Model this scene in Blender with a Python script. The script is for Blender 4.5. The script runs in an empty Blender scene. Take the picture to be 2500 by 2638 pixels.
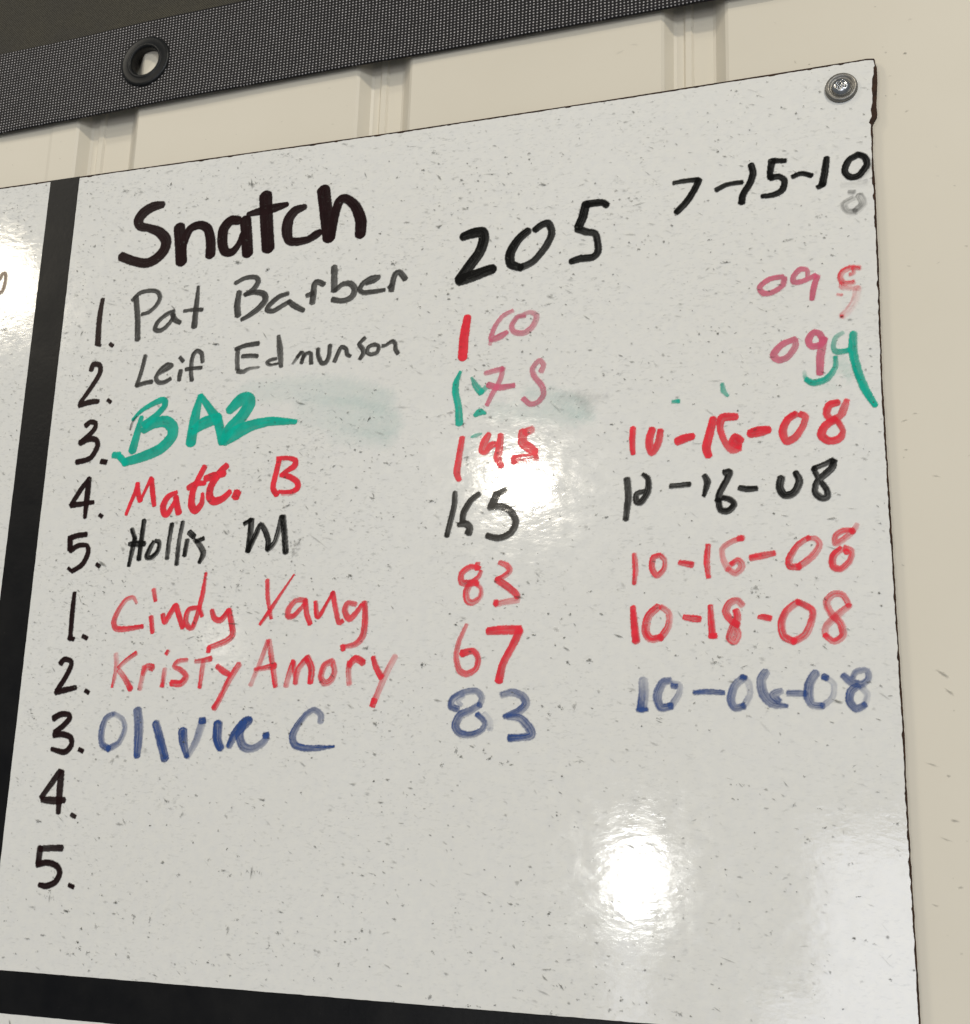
import bpy, math, random
import numpy as np
from mathutils import Matrix, Vector

scene = bpy.context.scene
random.seed(7)
rng = np.random.default_rng(11)
ZB = 1.90            # height of the whiteboard's top edge; its top right corner is (0, 0, ZB), front face at y = 0

# ------------------------------------------------------------------ camera
cd = bpy.data.cameras.new('camera')
cam = bpy.data.objects.new('camera', cd)
scene.collection.objects.link(cam)
scene.camera = cam
cd.sensor_fit = 'HORIZONTAL'
cd.sensor_width = 36.0
cd.lens = 46.8
cd.clip_start = 0.02
cd.clip_end = 200
R = Vector((0.94986142, 0.31119651, 0.03033161))
U = Vector((0.0435799, -0.22782776, 0.97272571))
F = Vector((-0.30961923, 0.92263278, 0.22996671))
m = Matrix((R, U, -F)).transposed().to_4x4()
m.translation = Vector((0.00087, -0.75, ZB - 0.47207))
cam.matrix_world = m
FOOT = Vector((0.00087, 0, ZB - 0.47207))

# ------------------------------------------------------------------ light
world = bpy.data.worlds.new('World')
scene.world = world
world.use_nodes = True
bg = world.node_tree.nodes['Background']
bg.inputs['Color'].default_value = (0.84, 0.91, 1.0, 1)
bg.inputs['Strength'].default_value = 0.20

def lamp(name, pos, target, sx, sy, radiance, color, shape='RECTANGLE'):
    l = bpy.data.lights.new(name, 'AREA')
    l.shape = shape
    l.size = sx
    l.size_y = sy
    area = sx * sy * (math.pi / 4 if shape in ('ELLIPSE', 'DISK') else 1)
    l.energy = radiance * math.pi * area
    l.color = color
    o = bpy.data.objects.new(name, l)
    scene.collection.objects.link(o)
    o.location = pos
    o.rotation_euler = (Vector(target) - Vector(pos)).to_track_quat('-Z', 'Y').to_euler()
    return o

def seen(dx, dz, t):   # where a lamp of the hall stands whose reflection runs off the board along (dx, -1, dz); t metres from the mirrored lens
    return FOOT + Vector((dx * t, 0.75 - t, dz * t))

B0 = (-0.3, 0, ZB - 0.3)
WARM = (1.0, 0.925, 0.79)
# ceiling lamps of the hall, plus one added cool fill
lamp('hall_or_fill_lamp', (1.5, -2.9, 4.3), B0, 0.34, 0.24, 205, WARM)
lamp('hall_or_fill_lamp', (-3.6, -2.7, 4.9), B0, 0.6, 0.36, 46, WARM)
lamp('hall_or_fill_lamp', (2.6, -5.5, 2.6), B0, 1.2, 0.8, 31, (0.90, 0.95, 1.0))  # added front fill, cools and lifts the shadows; not a ceiling fixture
lamp('hall_or_fill_lamp', seen(-0.305, 0.275, 8.8), B0, 0.35, 0.22, 230, WARM, 'ELLIPSE')
lamp('hall_or_fill_lamp', seen(-0.905, 0.525, 5.5), B0, 0.70, 0.52, 27, (1.0, 0.90, 0.72), 'ELLIPSE')
lamp('hall_or_fill_lamp', seen(-0.582, 0.141, 9.0), B0, 0.24, 0.24, 7, WARM, 'ELLIPSE')
# doorway behind the photographer with daylight in it
lamp('door_lamp', seen(-0.203, -0.047, 8.8), B0, 0.27, 0.50, 70, (1.0, 0.99, 0.95), 'ELLIPSE')
DAY = (0.85, 0.88, 1.0)
lamp('door_daylight', seen(-0.209, -0.19, 8.8), B0, 0.20, 1.9, 3.0, DAY)
lamp('door_daylight', seen(0.05, -0.16, 8.8), B0, 2.15, 2.7, 4.3, DAY)
lamp('door_daylight', seen(-0.089, -0.215, 8.8), B0, 0.29, 1.5, 4.0, DAY)

scene.view_settings.view_transform = 'Standard'
scene.view_settings.look = 'None'
scene.view_settings.exposure = 0.10
scene.view_settings.gamma = 1.0
scene.view_settings.use_curve_mapping = False
try:
    scene.cycles.transparent_max_bounces = 24
    scene.cycles.use_denoising = True
except Exception:
    pass

LOW0, LOW1, HEMW = 49.2, 0.022, 73.8
GROM, GROM_R = (-542.0, 90.2, 12.3), 21.6

# ------------------------------------------------------------------ helpers
def link(o):
    scene.collection.objects.link(o)
    return o

def tag(o, label=None, cat=None, group=None, kind=None):
    for k, v in (('label', label), ('category', cat), ('group', group), ('kind', kind)):
        if v:
            o[k] = v
    return o

def empty(name, loc):
    o = link(bpy.data.objects.new(name, None))
    o.empty_display_size = 0.05
    o.location = loc
    return o

def obj(name, verts, faces, mat, parent=None, smooth=False, uv=None, attr=None):
    """verts in world metres"""
    me = bpy.data.meshes.new(name)
    v = np.asarray(verts, dtype=float)
    if parent is not None:
        v = v - np.array(parent.location)
    me.from_pydata(v.tolist(), [], faces if isinstance(faces, list) else faces.tolist())
    if uv is not None:
        lay = me.uv_layers.new(name='UVMap')
        idx = np.empty(len(me.loops), dtype=np.int32)
        me.loops.foreach_get('vertex_index', idx)
        lay.data.foreach_set('uv', np.asarray(uv, dtype=np.float32)[idx].ravel())
    if attr is not None:
        a = me.attributes.new('ink', 'FLOAT', 'POINT')
        a.data.foreach_set('value', np.asarray(attr, dtype=np.float32))
    me.materials.append(mat)
    if smooth:
        me.polygons.foreach_set('use_smooth', [True] * len(me.polygons))
    me.update()
    o = link(bpy.data.objects.new(name, me))
    if parent is not None:
        o.parent = parent
    return o

def mm(x, z, y=0.0):
    """board millimetres -> world metres"""
    return (x / 1000.0, y / 1000.0, ZB + z / 1000.0)

class Nodes:
    def __init__(self, name):
        self.m = bpy.data.materials.new(name)
        self.m.use_nodes = True
        self.t = self.m.node_tree
        self.t.nodes.clear()
        self.out = self.add('ShaderNodeOutputMaterial')
    def add(self, typ, **kw):
        n = self.t.nodes.new(typ)
        for k, v in kw.items():
            setattr(n, k, v)
        return n
    def set(self, n, **kw):
        for k, v in kw.items():
            s = n.inputs[k.replace('_', ' ')]
            if hasattr(v, 'is_output'):
                self.t.links.new(v, s)
            else:
                s.default_value = v
        return n
    def link(self, a, b):
        self.t.links.new(a, b)
    def noise(self, vec, scale, detail=4, rough=0.55, dist=0.0):
        n = self.add('ShaderNodeTexNoise')
        self.link(vec, n.inputs['Vector'])
        n.inputs['Scale'].default_value = scale
        n.inputs['Detail'].default_value = detail
        n.inputs['Roughness'].default_value = rough
        n.inputs['Distortion'].default_value = dist
        return n.outputs['Fac']
    def rng(self, val, a, b, c, d):
        n = self.add('ShaderNodeMapRange')
        self.link(val, n.inputs['Value'])
        for k, v in (('From Min', a), ('From Max', b), ('To Min', c), ('To Max', d)):
            n.inputs[k].default_value = v
        return n.outputs['Result']
    def math(self, op, a, b=None):
        n = self.add('ShaderNodeMath', operation=op)
        for i, v in enumerate((a, b)):
            if v is None:
                continue
            if hasattr(v, 'is_output'):
                self.link(v, n.inputs[i])
            else:
                n.inputs[i].default_value = v
        return n.outputs[0]
    def mix(self, fac, c1, c2):
        n = self.add('ShaderNodeMix', data_type='RGBA')
        for s, v in ((n.inputs[0], fac), (n.inputs[6], c1), (n.inputs[7], c2)):
            if hasattr(v, 'is_output'):
                self.link(v, s)
            else:
                s.default_value = v if not isinstance(v, tuple) else (*v, 1)
        return n.outputs[2]
    def bump(self, h, strength, distance):
        n = self.add('ShaderNodeBump')
        n.inputs['Strength'].default_value = strength
        n.inputs['Distance'].default_value = distance
        self.link(h, n.inputs['Height'])
        return n.outputs['Normal']
    def principled(self, color, rough, normal=None, metallic=0.0, spec=0.5, out=True):
        p = self.add('ShaderNodeBsdfPrincipled')
        for k, v in (('Base Color', color), ('Roughness', rough), ('Metallic', metallic), ('Specular IOR Level', spec)):
            s = p.inputs[k]
            if hasattr(v, 'is_output'):
                self.link(v, s)
            else:
                s.default_value = (*v, 1) if isinstance(v, tuple) else v
        if normal is not None:
            self.link(normal, p.inputs['Normal'])
        if out:
            self.link(p.outputs[0], self.out.inputs['Surface'])
        return p
    def obj(self):
        return self.add('ShaderNodeTexCoord').outputs['Object']
    def uv(self):
        return self.add('ShaderNodeTexCoord').outputs['UV']

# ------------------------------------------------------------------ materials
def mat_board():
    n = Nodes('white melamine')
    c = n.obj()
    big = n.noise(c, 5, 4)
    fine = n.noise(c, 160, 5, .65)
    col = n.mix(n.rng(big, .3, .7, 0, 1), (0.745, 0.720, 0.648), (0.768, 0.748, 0.684))
    col = n.mix(n.rng(fine, .35, .75, 0, .5), col, (0.66, 0.65, 0.625))
    fm = n.add('ShaderNodeMapping')
    fm.inputs['Rotation'].default_value = (0, math.radians(-20), 0)
    fm.inputs['Scale'].default_value = (0.42, 1, 1.0)
    n.link(c, fm.inputs['Vector'])
    f1 = n.rng(n.noise(fm.outputs[0], 620, 2, .5), .57, .70, 0, 1)
    f2 = n.rng(n.noise(fm.outputs[0], 330, 3, .6), .585, .72, 0, 1)
    patch = n.rng(n.noise(c, 22, 3, .6), .36, .62, .15, 1)
    sx = n.add('ShaderNodeSeparateXYZ')
    n.link(c, sx.inputs[0])
    wear = n.math('MULTIPLY', n.rng(sx.outputs['Z'], .12, .50, .45, 1), n.rng(sx.outputs['X'], .05, .40, 1, .62))
    patch = n.math('MULTIPLY', patch, wear)
    fl = n.math('MULTIPLY', n.math('MAXIMUM', n.math('MULTIPLY', f1, .55), f2), n.math('MULTIPLY', patch, .60))
    col = n.mix(fl, col, (0.30, 0.30, 0.27))
    rough = n.rng(n.noise(c, 90, 4, .6), .3, .7, BOARD_R0, BOARD_R1)
    mp = n.add('ShaderNodeMapping')
    mp.inputs['Rotation'].default_value = (0, math.radians(22), 0)
    mp.inputs['Scale'].default_value = (0.6, 1, 1.2)
    n.link(c, mp.inputs['Vector'])
    h = n.math('ADD', n.math('MULTIPLY', n.noise(mp.outputs[0], 260, 3, .5), .6), n.math('MULTIPLY', n.noise(mp.outputs[0], 70, 2, .5), .75))
    n.principled(col, rough, n.bump(h, .18, .0004))
    return n.m

BOARD_R0, BOARD_R1 = 0.03, 0.13

def mat_simple(name, col, col2, scale, rough, spec=.5, metallic=0.0, bump=0.0, bscale=400):
    n = Nodes(name)
    c = n.obj()
    k = n.mix(n.rng(n.noise(c, scale, 5, .6), .3, .7, 0, 1), col, col2)
    nor = n.bump(n.noise(c, bscale, 4, .6), bump, .0006) if bump else None
    n.principled(k, rough, nor, metallic, spec)
    return n.m

def mat_ink(name, col, rough=.2):
    n = Nodes(name + ' marker ink')
    a = n.add('ShaderNodeAttribute', attribute_name='ink')
    c = n.obj()
    dark = tuple(v * .72 for v in col)
    k = n.mix(n.rng(n.noise(c, 120, 4, .6), .35, .7, 0, 1), col, dark)
    p = n.principled(k, rough, spec=.1, out=False)
    t = n.add('ShaderNodeBsdfTransparent')
    ms = n.add('ShaderNodeMixShader')
    n.link(a.outputs['Fac'], ms.inputs[0])
    n.link(t.outputs[0], ms.inputs[1])
    n.link(p.outputs[0], ms.inputs[2])
    n.link(ms.outputs[0], n.out.inputs['Surface'])
    return n.m

def mat_hem():
    n = Nodes('black mesh weave with pale flecks')
    uv = n.uv()
    wob = n.add('ShaderNodeTexNoise')
    n.link(uv, wob.inputs['Vector'])
    wob.inputs['Scale'].default_value = .12
    wob.inputs['Detail'].default_value = 2
    off = n.add('ShaderNodeVectorMath', operation='MULTIPLY_ADD')
    n.link(wob.outputs['Color'], off.inputs[0])
    off.inputs[1].default_value = (1.0, 1.0, 0)
    n.link(uv, off.inputs[2])
    div = n.add('ShaderNodeVectorMath', operation='MULTIPLY')
    n.link(off.outputs[0], div.inputs[0])
    div.inputs[1].default_value = (1 / 2.7, 1 / 2.4, 0)
    fr = n.add('ShaderNodeVectorMath', operation='FRACTION')
    n.link(div.outputs[0], fr.inputs[0])
    sb = n.add('ShaderNodeVectorMath', operation='SUBTRACT')
    n.link(fr.outputs[0], sb.inputs[0])
    sb.inputs[1].default_value = (.5, .5, 0)
    ln = n.add('ShaderNodeVectorMath', operation='LENGTH')
    n.link(sb.outputs[0], ln.inputs[0])
    wn = n.add('ShaderNodeTexWhiteNoise', noise_dimensions='2D')
    fl = n.add('ShaderNodeVectorMath', operation='FLOOR')
    n.link(div.outputs[0], fl.inputs[0])
    n.link(fl.outputs[0], wn.inputs['Vector'])
    dot = n.math('MULTIPLY', n.rng(ln.outputs['Value'], .12, .28, 1, 0), n.rng(wn.outputs['Value'], 0, 1, .6, 1))
    yarn = n.mix(n.rng(n.noise(uv, .9, 3), .3, .7, 0, 1), (0.007, 0.006, 0.0065), (0.014, 0.0125, 0.0125))
    col = n.mix(dot, yarn, (0.54, 0.51, 0.49))
    n.principled(col, .6, n.bump(dot, .5, .0006), spec=.2)
    return n.m

def mat_panel():
    n = Nodes('dark olive mesh fabric')
    uv = n.uv()
    w = n.add('ShaderNodeTexWave', wave_type='BANDS', bands_direction='DIAGONAL')
    n.link(uv, w.inputs['Vector'])
    w.inputs['Scale'].default_value = .32
    w.inputs['Distortion'].default_value = 1.5
    w.inputs['Detail'].default_value = 2
    nz = n.noise(uv, 1.1, 4, .6)
    nz2 = n.noise(uv, .35, 4, .7)
    k = n.math('ADD', n.math('MULTIPLY', w.outputs['Fac'], .25), n.math('ADD', n.math('MULTIPLY', nz, .45), n.math('MULTIPLY', nz2, .35)))
    big = n.noise(uv, .02, 3)
    c1 = n.mix(n.rng(big, .3, .7, 0, 1), (0.090, 0.080, 0.055), (0.070, 0.064, 0.052))
    col = n.mix(n.rng(k, .38, .68, 0, 1), (0.026, 0.023, 0.017), c1)
    n.principled(col, .8, n.bump(k, .4, .0005), spec=.2)
    return n.m

M_BOARD = mat_board()
def mat_tape():
    n = Nodes('black vinyl tape')
    c = n.obj()
    lint = n.rng(n.noise(c, 420, 3, .6), .68, .78, 0, 1)
    film = n.rng(n.noise(c, 28, 4, .6), .35, .7, 0, 1)
    col = n.mix(film, (0.0045, 0.0045, 0.005), (0.0085, 0.008, 0.0075))
    col = n.mix(n.math('MULTIPLY', lint, .5), col, (0.055, 0.052, 0.048))
    n.principled(col, n.rng(film, 0, 1, .30, .40), n.bump(n.noise(c, 240, 4, .6), .2, .0005), spec=.17)
    return n.m

M_TAPE = mat_tape()
M_EDGE = mat_simple('worn hardboard edge', (0.060, 0.030, 0.016), (0.020, 0.012, 0.008), 220, .85, .2, bump=.6)
M_WALL = mat_simple('cream painted steel', (0.650, 0.590, 0.470), (0.675, 0.615, 0.495), 7, .42, .4, bump=.05, bscale=120)
M_HEM = mat_hem()
M_PANEL = mat_panel()
M_GROM = mat_simple('black plastic', (0.006, 0.006, 0.006), (0.009, 0.009, 0.008), 80, .4, .25, bump=.1)
M_ZINC = mat_simple('dull zinc', (0.27, 0.255, 0.225), (0.17, 0.16, 0.14), 300, .42, .5, .8, bump=.25)
M_HEAD = mat_simple('bright zinc', (0.5, 0.5, 0.49), (0.34, 0.34, 0.33), 400, .22, .5, 1.0, bump=.1)
M_RUBBER = mat_simple('dark rubber', (0.02, 0.019, 0.018), (0.035, 0.033, 0.03), 200, .7, .3)
INKCOL = {
    'brownblack': (0.0190, 0.0078, 0.0078), 'black': (0.0075, 0.007, 0.006), 'grey': (0.048, 0.045, 0.040),
    'red': (0.90, 0.036, 0.058), 'pink': (0.74, 0.12, 0.21), 'green': (0.004, 0.47, 0.33), 'blue': (0.034, 0.082, 0.265), 'aqua': (0.17, 0.50, 0.46), 'brown': (0.16, 0.085, 0.04),
}
M_INK = {k: mat_ink(k, v) for k, v in INKCOL.items()}
M_DIRT = mat_ink('grey grime', (0.105, 0.105, 0.088), .6)

# ------------------------------------------------------------------ metal wall
def build_wall():
    w = empty('metal_wall', (-0.3, 0.0045, 0.9))
    tag(w, 'cream painted metal wall with vertical grooves behind the whiteboard', 'wall')
    Y, D = 4.5, 10.0
    prof = [(-1300, Y)]
    for a, b, c, d in ((-846, -838, -802, -792), (-604, -596, -559, -548.5), (-361.5, -353, -329, -319.5), (-136, -128.5, -102, -92.5), (118, 126, 154, 164)):
        prof += [(a - .8, Y), (a + 1.2, Y + 1.4), (b - 1.2, Y + D - 1), (b + .8, Y + D), (b + 5.5, Y + D), (b + 7, Y + D - 1.6), (b + 11, Y + D - 1.6), (b + 12.5, Y + D), (c - 1, Y + D), (c + 1, Y + D - 1), (d - 1.2, Y + 1.2), (d + 1, Y)]
    prof.append((620, Y))
    i = next(k for k, q in enumerate(prof) if q[0] > -640) 
    prof.insert(i, (-627, Y)); prof.insert(i, (-630, Y + .45))
    zs = (-1000, -600, -300, 0, 300, 700)
    vs = [mm(x, z, y) for z in zs for x, y in prof]
    n = len(prof)
    fs = [(r * n + k, r * n + k + 1, (r + 1) * n + k + 1, (r + 1) * n + k) for r in range(len(zs) - 1) for k in range(n - 1)]
    back = len(vs)
    vs += [mm(-1300, -1000, 30), mm(620, -1000, 30), mm(620, 700, 30), mm(-1300, 700, 30)]
    fs.append((back + 3, back + 2, back + 1, back))
    obj('wall_sheet', vs, fs, M_WALL, w)
    return w

# ------------------------------------------------------------------ speckles
def fans(items, y):
    """soft grime marks: (x, z, length, width, angle deg, strength) in mm; one fan of triangles each"""
    vs, fs, al = [], [], []
    for x, z, l, wd, an, st in items:
        k = 9
        b = len(vs)
        ca, sa = math.cos(math.radians(an)), math.sin(math.radians(an))
        vs.append(mm(x, z, y)); al.append(st)
        ph = random.random() * 6.28
        rr = [random.uniform(.55, 1.15) for _ in range(k)]
        for ring, (rad, s2) in enumerate(((.42, .8), (1.0, 0.0))):
            for j in range(k):
                t = 2 * math.pi * j / k + ph * 0
                px, pz = math.cos(t) * l * .5 * rad * rr[j], math.sin(t) * wd * .5 * rad * rr[(j * 4) % k]
                vs.append(mm(x + px * ca - pz * sa, z + px * sa + pz * ca, y))
                al.append(st * s2 * random.uniform(.7, 1.1))
        for j in range(k):
            q = (j + 1) % k
            fs.append((b, b + 1 + q, b + 1 + j))
            fs.append((b + 1 + j, b + 1 + q, b + 1 + k + q, b + 1 + k + j))
    return vs, fs, al

def vnoise(x, y, seed=0):
    xi, yi = np.floor(x).astype(np.int64), np.floor(y).astype(np.int64)
    fx, fy = x - xi, y - yi
    fx, fy = fx * fx * (3 - 2 * fx), fy * fy * (3 - 2 * fy)
    def h(a, b):
        v = np.sin(a * 127.1 + b * 311.7 + seed * 74.7) * 43758.5453
        return v - np.floor(v)
    return (h(xi, yi) * (1 - fx) + h(xi + 1, yi) * fx) * (1 - fy) + (h(xi, yi + 1) * (1 - fx) + h(xi + 1, yi + 1) * fx) * fy

# ------------------------------------------------------------------ whiteboard
TOP = [(-980, -1.0), (-668, -.4), (-555, -1.1), (-333, -2.6), (-171, -2.0), (-61, -.8), (-4, 0.0)]
RIGHT = [(0.4, -.6), (.9, -5), (.2, -20), (-.4, -41), (-2.6, -45), (-3.3, -73), (-2.8, -89), (-2.8, -130), (-3.6, -214), (-2.6, -278), (-2, -316), (-.9, -391), (-.3, -420), (-.4, -455), (.1, -493), (.8, -534), (1.3, -574), (2, -800)]

def resample(p, step):
    p = np.asarray(p, float)
    d = np.r_[0, np.cumsum(np.hypot(*np.diff(p, axis=0).T))]
    t = np.arange(0, d[-1], step)
    return np.c_[np.interp(t, d, p[:, 0]), np.interp(t, d, p[:, 1])]

def build_board():
    b = empty('whiteboard', (-0.45, 0.0, ZB - 0.8))
    tag(b, 'worn speckled whiteboard listing names, weights and dates in coloured marker', 'whiteboard')
    outl = TOP + RIGHT + [(-980, -800)]
    n = len(outl)
    vs = [mm(x, z, 0) for x, z in outl] + [mm(x, z, 3.2) for x, z in outl]
    fs = [tuple(reversed(range(n))), tuple(range(n, 2 * n))] + [(k, (k + 1) % n, n + (k + 1) % n, n + k) for k in range(n)]
    fs = [tuple(f) for f in fs]
    obj('board_panel', vs, fs, M_BOARD, b)
    # brown worn edge wrapping the rim
    path = np.vstack([resample(TOP + RIGHT, 1.3)])
    tn = np.gradient(path, axis=0)
    tn /= np.linalg.norm(tn, axis=1)[:, None]
    inw = np.c_[tn[:, 1], -tn[:, 0]]                # to the inside (down / left)
    q = np.arange(len(path))
    onright = path[:, 0] > -6
    jag = vnoise(q * .37, q * 0, 3) * .6 + vnoise(q * .9, q * 0, 5) * .4
    wi = np.where(onright, .35 + .85 * jag, .5 + .5 * jag + .3 * vnoise(q * .05, q * 0, 9))
    wi = np.where(vnoise(q * .21, q * 0, 8) > .88, wi + .45, wi)
    zz = path[:, 1]
    chew = onright & (zz > -46) & (zz < -6)
    wi = np.where(chew, 1.0 + 1.7 * vnoise(q * .16, q * 0, 21) + 1.0 * (jag - .4), wi)
    wo = np.where(chew, .2 + 1.0 * vnoise(q * .3, q * 0, 22), .05 + np.where(onright, .35, .12) * vnoise(q * .6, q * 0, 23))
    inner, outer = path + inw * wi[:, None], path - inw * wo[:, None]
    vs = [mm(x, z, -.10) for x, z in inner] + [mm(x, z, -.12) for x, z in outer] + [mm(x, z, 3.4) for x, z in outer]
    k = len(path)
    fs = [(i, i + 1, k + i + 1, k + i) for i in range(k - 1)] + [(k + i, k + i + 1, 2 * k + i + 1, 2 * k + i) for i in range(k - 1)]
    obj('board_edge', vs, fs, M_EDGE, b)
    # black tape strips that divide the board into panels
    def strip(name, a, c, w0, w1, lab):
        L = np.hypot(c[0] - a[0], c[1] - a[1]); nn = int(L / 4)
        t = np.linspace(0, 1, nn)
        ctr = np.c_[a[0] + (c[0] - a[0]) * t, a[1] + (c[1] - a[1]) * t]
        d = np.array([c[0] - a[0], c[1] - a[1]]) / L
        nr = np.array([-d[1], d[0]])
        j0 = (vnoise(t * L * .3, t * 0, w0) - .5) * .25; j1 = (vnoise(t * L * .3, t * 0, w0 + 9) - .5) * .25
        lf, rt = ctr + nr * (w1 / 2 + j0)[:, None], ctr - nr * (w1 / 2 + j1)[:, None]
        vs = [mm(x, z, -.16) for x, z in lf] + [mm(x, z, -.16) for x, z in rt] + [mm(x, z, -.01) for x, z in lf] + [mm(x, z, -.01) for x, z in rt]
        m_ = nn
        fs = [(i, m_ + i, m_ + i + 1, i + 1) for i in range(m_ - 1)] + [(i, i + 1, 2 * m_ + i + 1, 2 * m_ + i) for i in range(m_ - 1)] + [(m_ + i + 1, m_ + i, 3 * m_ + i, 3 * m_ + i + 1) for i in range(m_ - 1)]
        o = obj(name, vs, fs, M_TAPE, b)
        tag(o, lab)
    strip('divider_tape', (-606.2, -.6), (-607.2, -586.2), 1, 26.8, 'vertical black tape strip')
    strip('divider_tape', (-980, -599.9), (1.0, -599.7), 2, 27.0, 'horizontal black tape strip')
    return b

# ------------------------------------------------------------------ marker ink
CELL = 0.42

def spline(p, step=.7):
    p = np.asarray(p, float)
    if len(p) == 2:
        q = np.vstack([p[0], (p[0] + p[1]) / 2, p[1]])
    else:
        q = p
    out = []
    n = len(q)
    for i in range(n - 1):
        p0, p1, p2, p3 = q[max(i - 1, 0)], q[i], q[i + 1], q[min(i + 2, n - 1)]
        k = max(2, int(np.hypot(*(p2 - p1)[:2]) / step))
        t = np.linspace(0, 1, k, endpoint=False)[:, None]
        c = .5 * ((2 * p1) + (-p0 + p2) * t + (2 * p0 - 5 * p1 + 4 * p2 - p3) * t ** 2 + (-p0 + 3 * p1 - 3 * p2 + p3) * t ** 3)
        out.append(.15 * (p1 + (p2 - p1) * t) + .85 * c)
    out.append(q[-1:])
    return np.vstack(out)

def build_word(idx, part, label, ink, soft, streak, amax, strokes, board):
    lines = []
    for a0, a1, txt in strokes:
        v = np.array([float(t) for t in txt.split()]).reshape(-1, 3)
        v[:, 2] += .34 if soft < 2 else 0
        if part == 'handwritten_heading':
            v[:, 2] *= 1.07
        lines.append((a0, a1, spline(v)))
    pad = 2.5
    if soft > 2:
        pad = 14
    allp = np.vstack([l[2] for l in lines])
    wmax = allp[:, 2].max() * .5 + pad
    cell = CELL if soft < 2 else 1.2
    x0, x1 = allp[:, 0].min() - wmax, allp[:, 0].max() + wmax
    z0, z1 = allp[:, 1].min() - wmax, allp[:, 1].max() + wmax
    x1 = min(x1, 0.0)
    gx = np.arange(x0, x1, cell); gz = np.arange(z0, z1, cell)
    nx, nz = len(gx), len(gz)
    tau = np.zeros((nz, nx))
    for si, (a0, a1, P) in enumerate(lines):
        hw = P[:, 2].max() * .5 + (1.2 if soft < 2 else soft + 2)
        i0, i1 = max(0, int((P[:, 0].min() - hw - x0) / cell)), min(nx, int((P[:, 0].max() + hw - x0) / cell) + 2)
        j0, j1 = max(0, int((P[:, 1].min() - hw - z0) / cell)), min(nz, int((P[:, 1].max() + hw - z0) / cell) + 2)
        if i1 <= i0 or j1 <= j0:
            continue
        X, Z = np.meshgrid(gx[i0:i1], gz[j0:j1])
        pts = np.c_[X.ravel(), Z.ravel()]
        A, Bp = P[:-1, :2], P[1:, :2]
        d = Bp - A
        L2 = np.maximum((d ** 2).sum(1), 1e-9)
        cum = np.r_[0, np.cumsum(np.sqrt(L2))]
        best = np.full(len(pts), 1e9); arc = np.zeros(len(pts)); lat = np.zeros(len(pts)); half = np.ones(len(pts)); side = np.zeros(len(pts))
        for c0 in range(0, len(pts), 4000):
            q = pts[c0:c0 + 4000]
            t = np.clip(((q[:, None, :] - A[None]) * d[None]).sum(2) / L2[None], 0, 1)
            near = A[None] + d[None] * t[..., None]
            dv = q[:, None, :] - near
            dist = np.sqrt((dv ** 2).sum(2))
            hws = (P[:-1, 2][None] * (1 - t) + P[1:, 2][None] * t) * .5
            # a chisel tip ends bluntly
            for col, sg in ((0, -1.0), (-1, 1.0)):
                u_ = d[col] / math.sqrt(L2[col])
                rel0 = q - (A[0] if col == 0 else Bp[-1])
                o_ = (rel0 * u_).sum(1) * sg
                out_ = o_ > 0
                lat_ = np.abs(rel0[:, 0] * u_[1] - rel0[:, 1] * u_[0])
                cap = np.maximum(lat_, o_ + hws[:, col] * .5)
                dist[:, col] = np.where(out_, np.minimum(np.maximum(dist[:, col], cap), dist[:, col] * 1.6), dist[:, col])
            sc = dist - hws
            k = sc.argmin(1); r = np.arange(len(q))
            best[c0:c0 + 4000] = sc[r, k]
            arc[c0:c0 + 4000] = cum[k] + t[r, k] * np.sqrt(L2[k])
            sgn = np.sign(d[k, 0] * dv[r, k, 1] - d[k, 1] * dv[r, k, 0])
            lat[c0:c0 + 4000] = sgn * dist[r, k]
            half[c0:c0 + 4000] = hws[r, k]
            side[c0:c0 + 4000] = (dv[r, k, 0] * .8 - dv[r, k, 1] * .6)
        sd = idx * 13.7 + si * 3.1
        rough = (vnoise(pts[:, 0] * 1.1, pts[:, 1] * 1.1, sd) - .5) * (.55 if soft < 2 else 5)
        e = soft
        cov = np.clip((e * .5 + .13 - (best + rough * min(e + .25, 1.2))) / max(e, .05), 0, 1)
        cov = cov * cov * (3 - 2 * cov)
        tt = arc / max(cum[-1], .01)
        dens = a0 + (a1 - a0) * tt
        st = .55 * vnoise(lat * 2.3 + sd, arc * .09, sd) + .3 * vnoise(lat * 4.6, arc * .16, sd + 5) + .15 * vnoise(pts[:, 0] * .8, pts[:, 1] * .8, sd + 2)
        rel = np.clip(side / np.maximum(half, .3), -1.2, 1.2)
        dens = dens * (1 - streak * np.clip(1.25 - 2.1 * st, -.15, 1.0)) * (1 - .62 * streak * np.clip(rel + .25, 0, 1)) * (1 + .45 * streak * np.clip(-rel - .45, 0, .6))
        # ink pools where the pen stops and along one flank
        pool = np.exp(-((cum[-1] - arc) / 1.6) ** 2) * .75 * (1 if soft < 2 else 0)
        dens = np.clip(dens + pool * (1 - dens) * dens, 0, 1) * amax
        a = np.clip(cov * dens, 0, .985)
        tau[j0:j1, i0:i1] += (-np.log(1 - a)).reshape(X.shape)
    al = np.minimum(1 - np.exp(-tau), .985)
    keepv = al > .012
    kf = keepv[:-1, :-1] | keepv[1:, :-1] | keepv[:-1, 1:] | keepv[1:, 1:]
    jj, ii = np.nonzero(kf)
    q = np.c_[jj * nx + ii, jj * nx + ii + 1, (jj + 1) * nx + ii + 1, (jj + 1) * nx + ii]
    used, inv = np.unique(q.ravel(), return_inverse=True)
    X, Z = np.meshgrid(gx, gz)
    y = -(0.20 + .0035 * idx)
    verts = np.c_[X.ravel()[used] / 1000, np.full(len(used), y / 1000), ZB + Z.ravel()[used] / 1000]
    o = obj(part, verts, inv.reshape(-1, 4), M_INK[ink], board, attr=al.ravel()[used])
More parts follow.
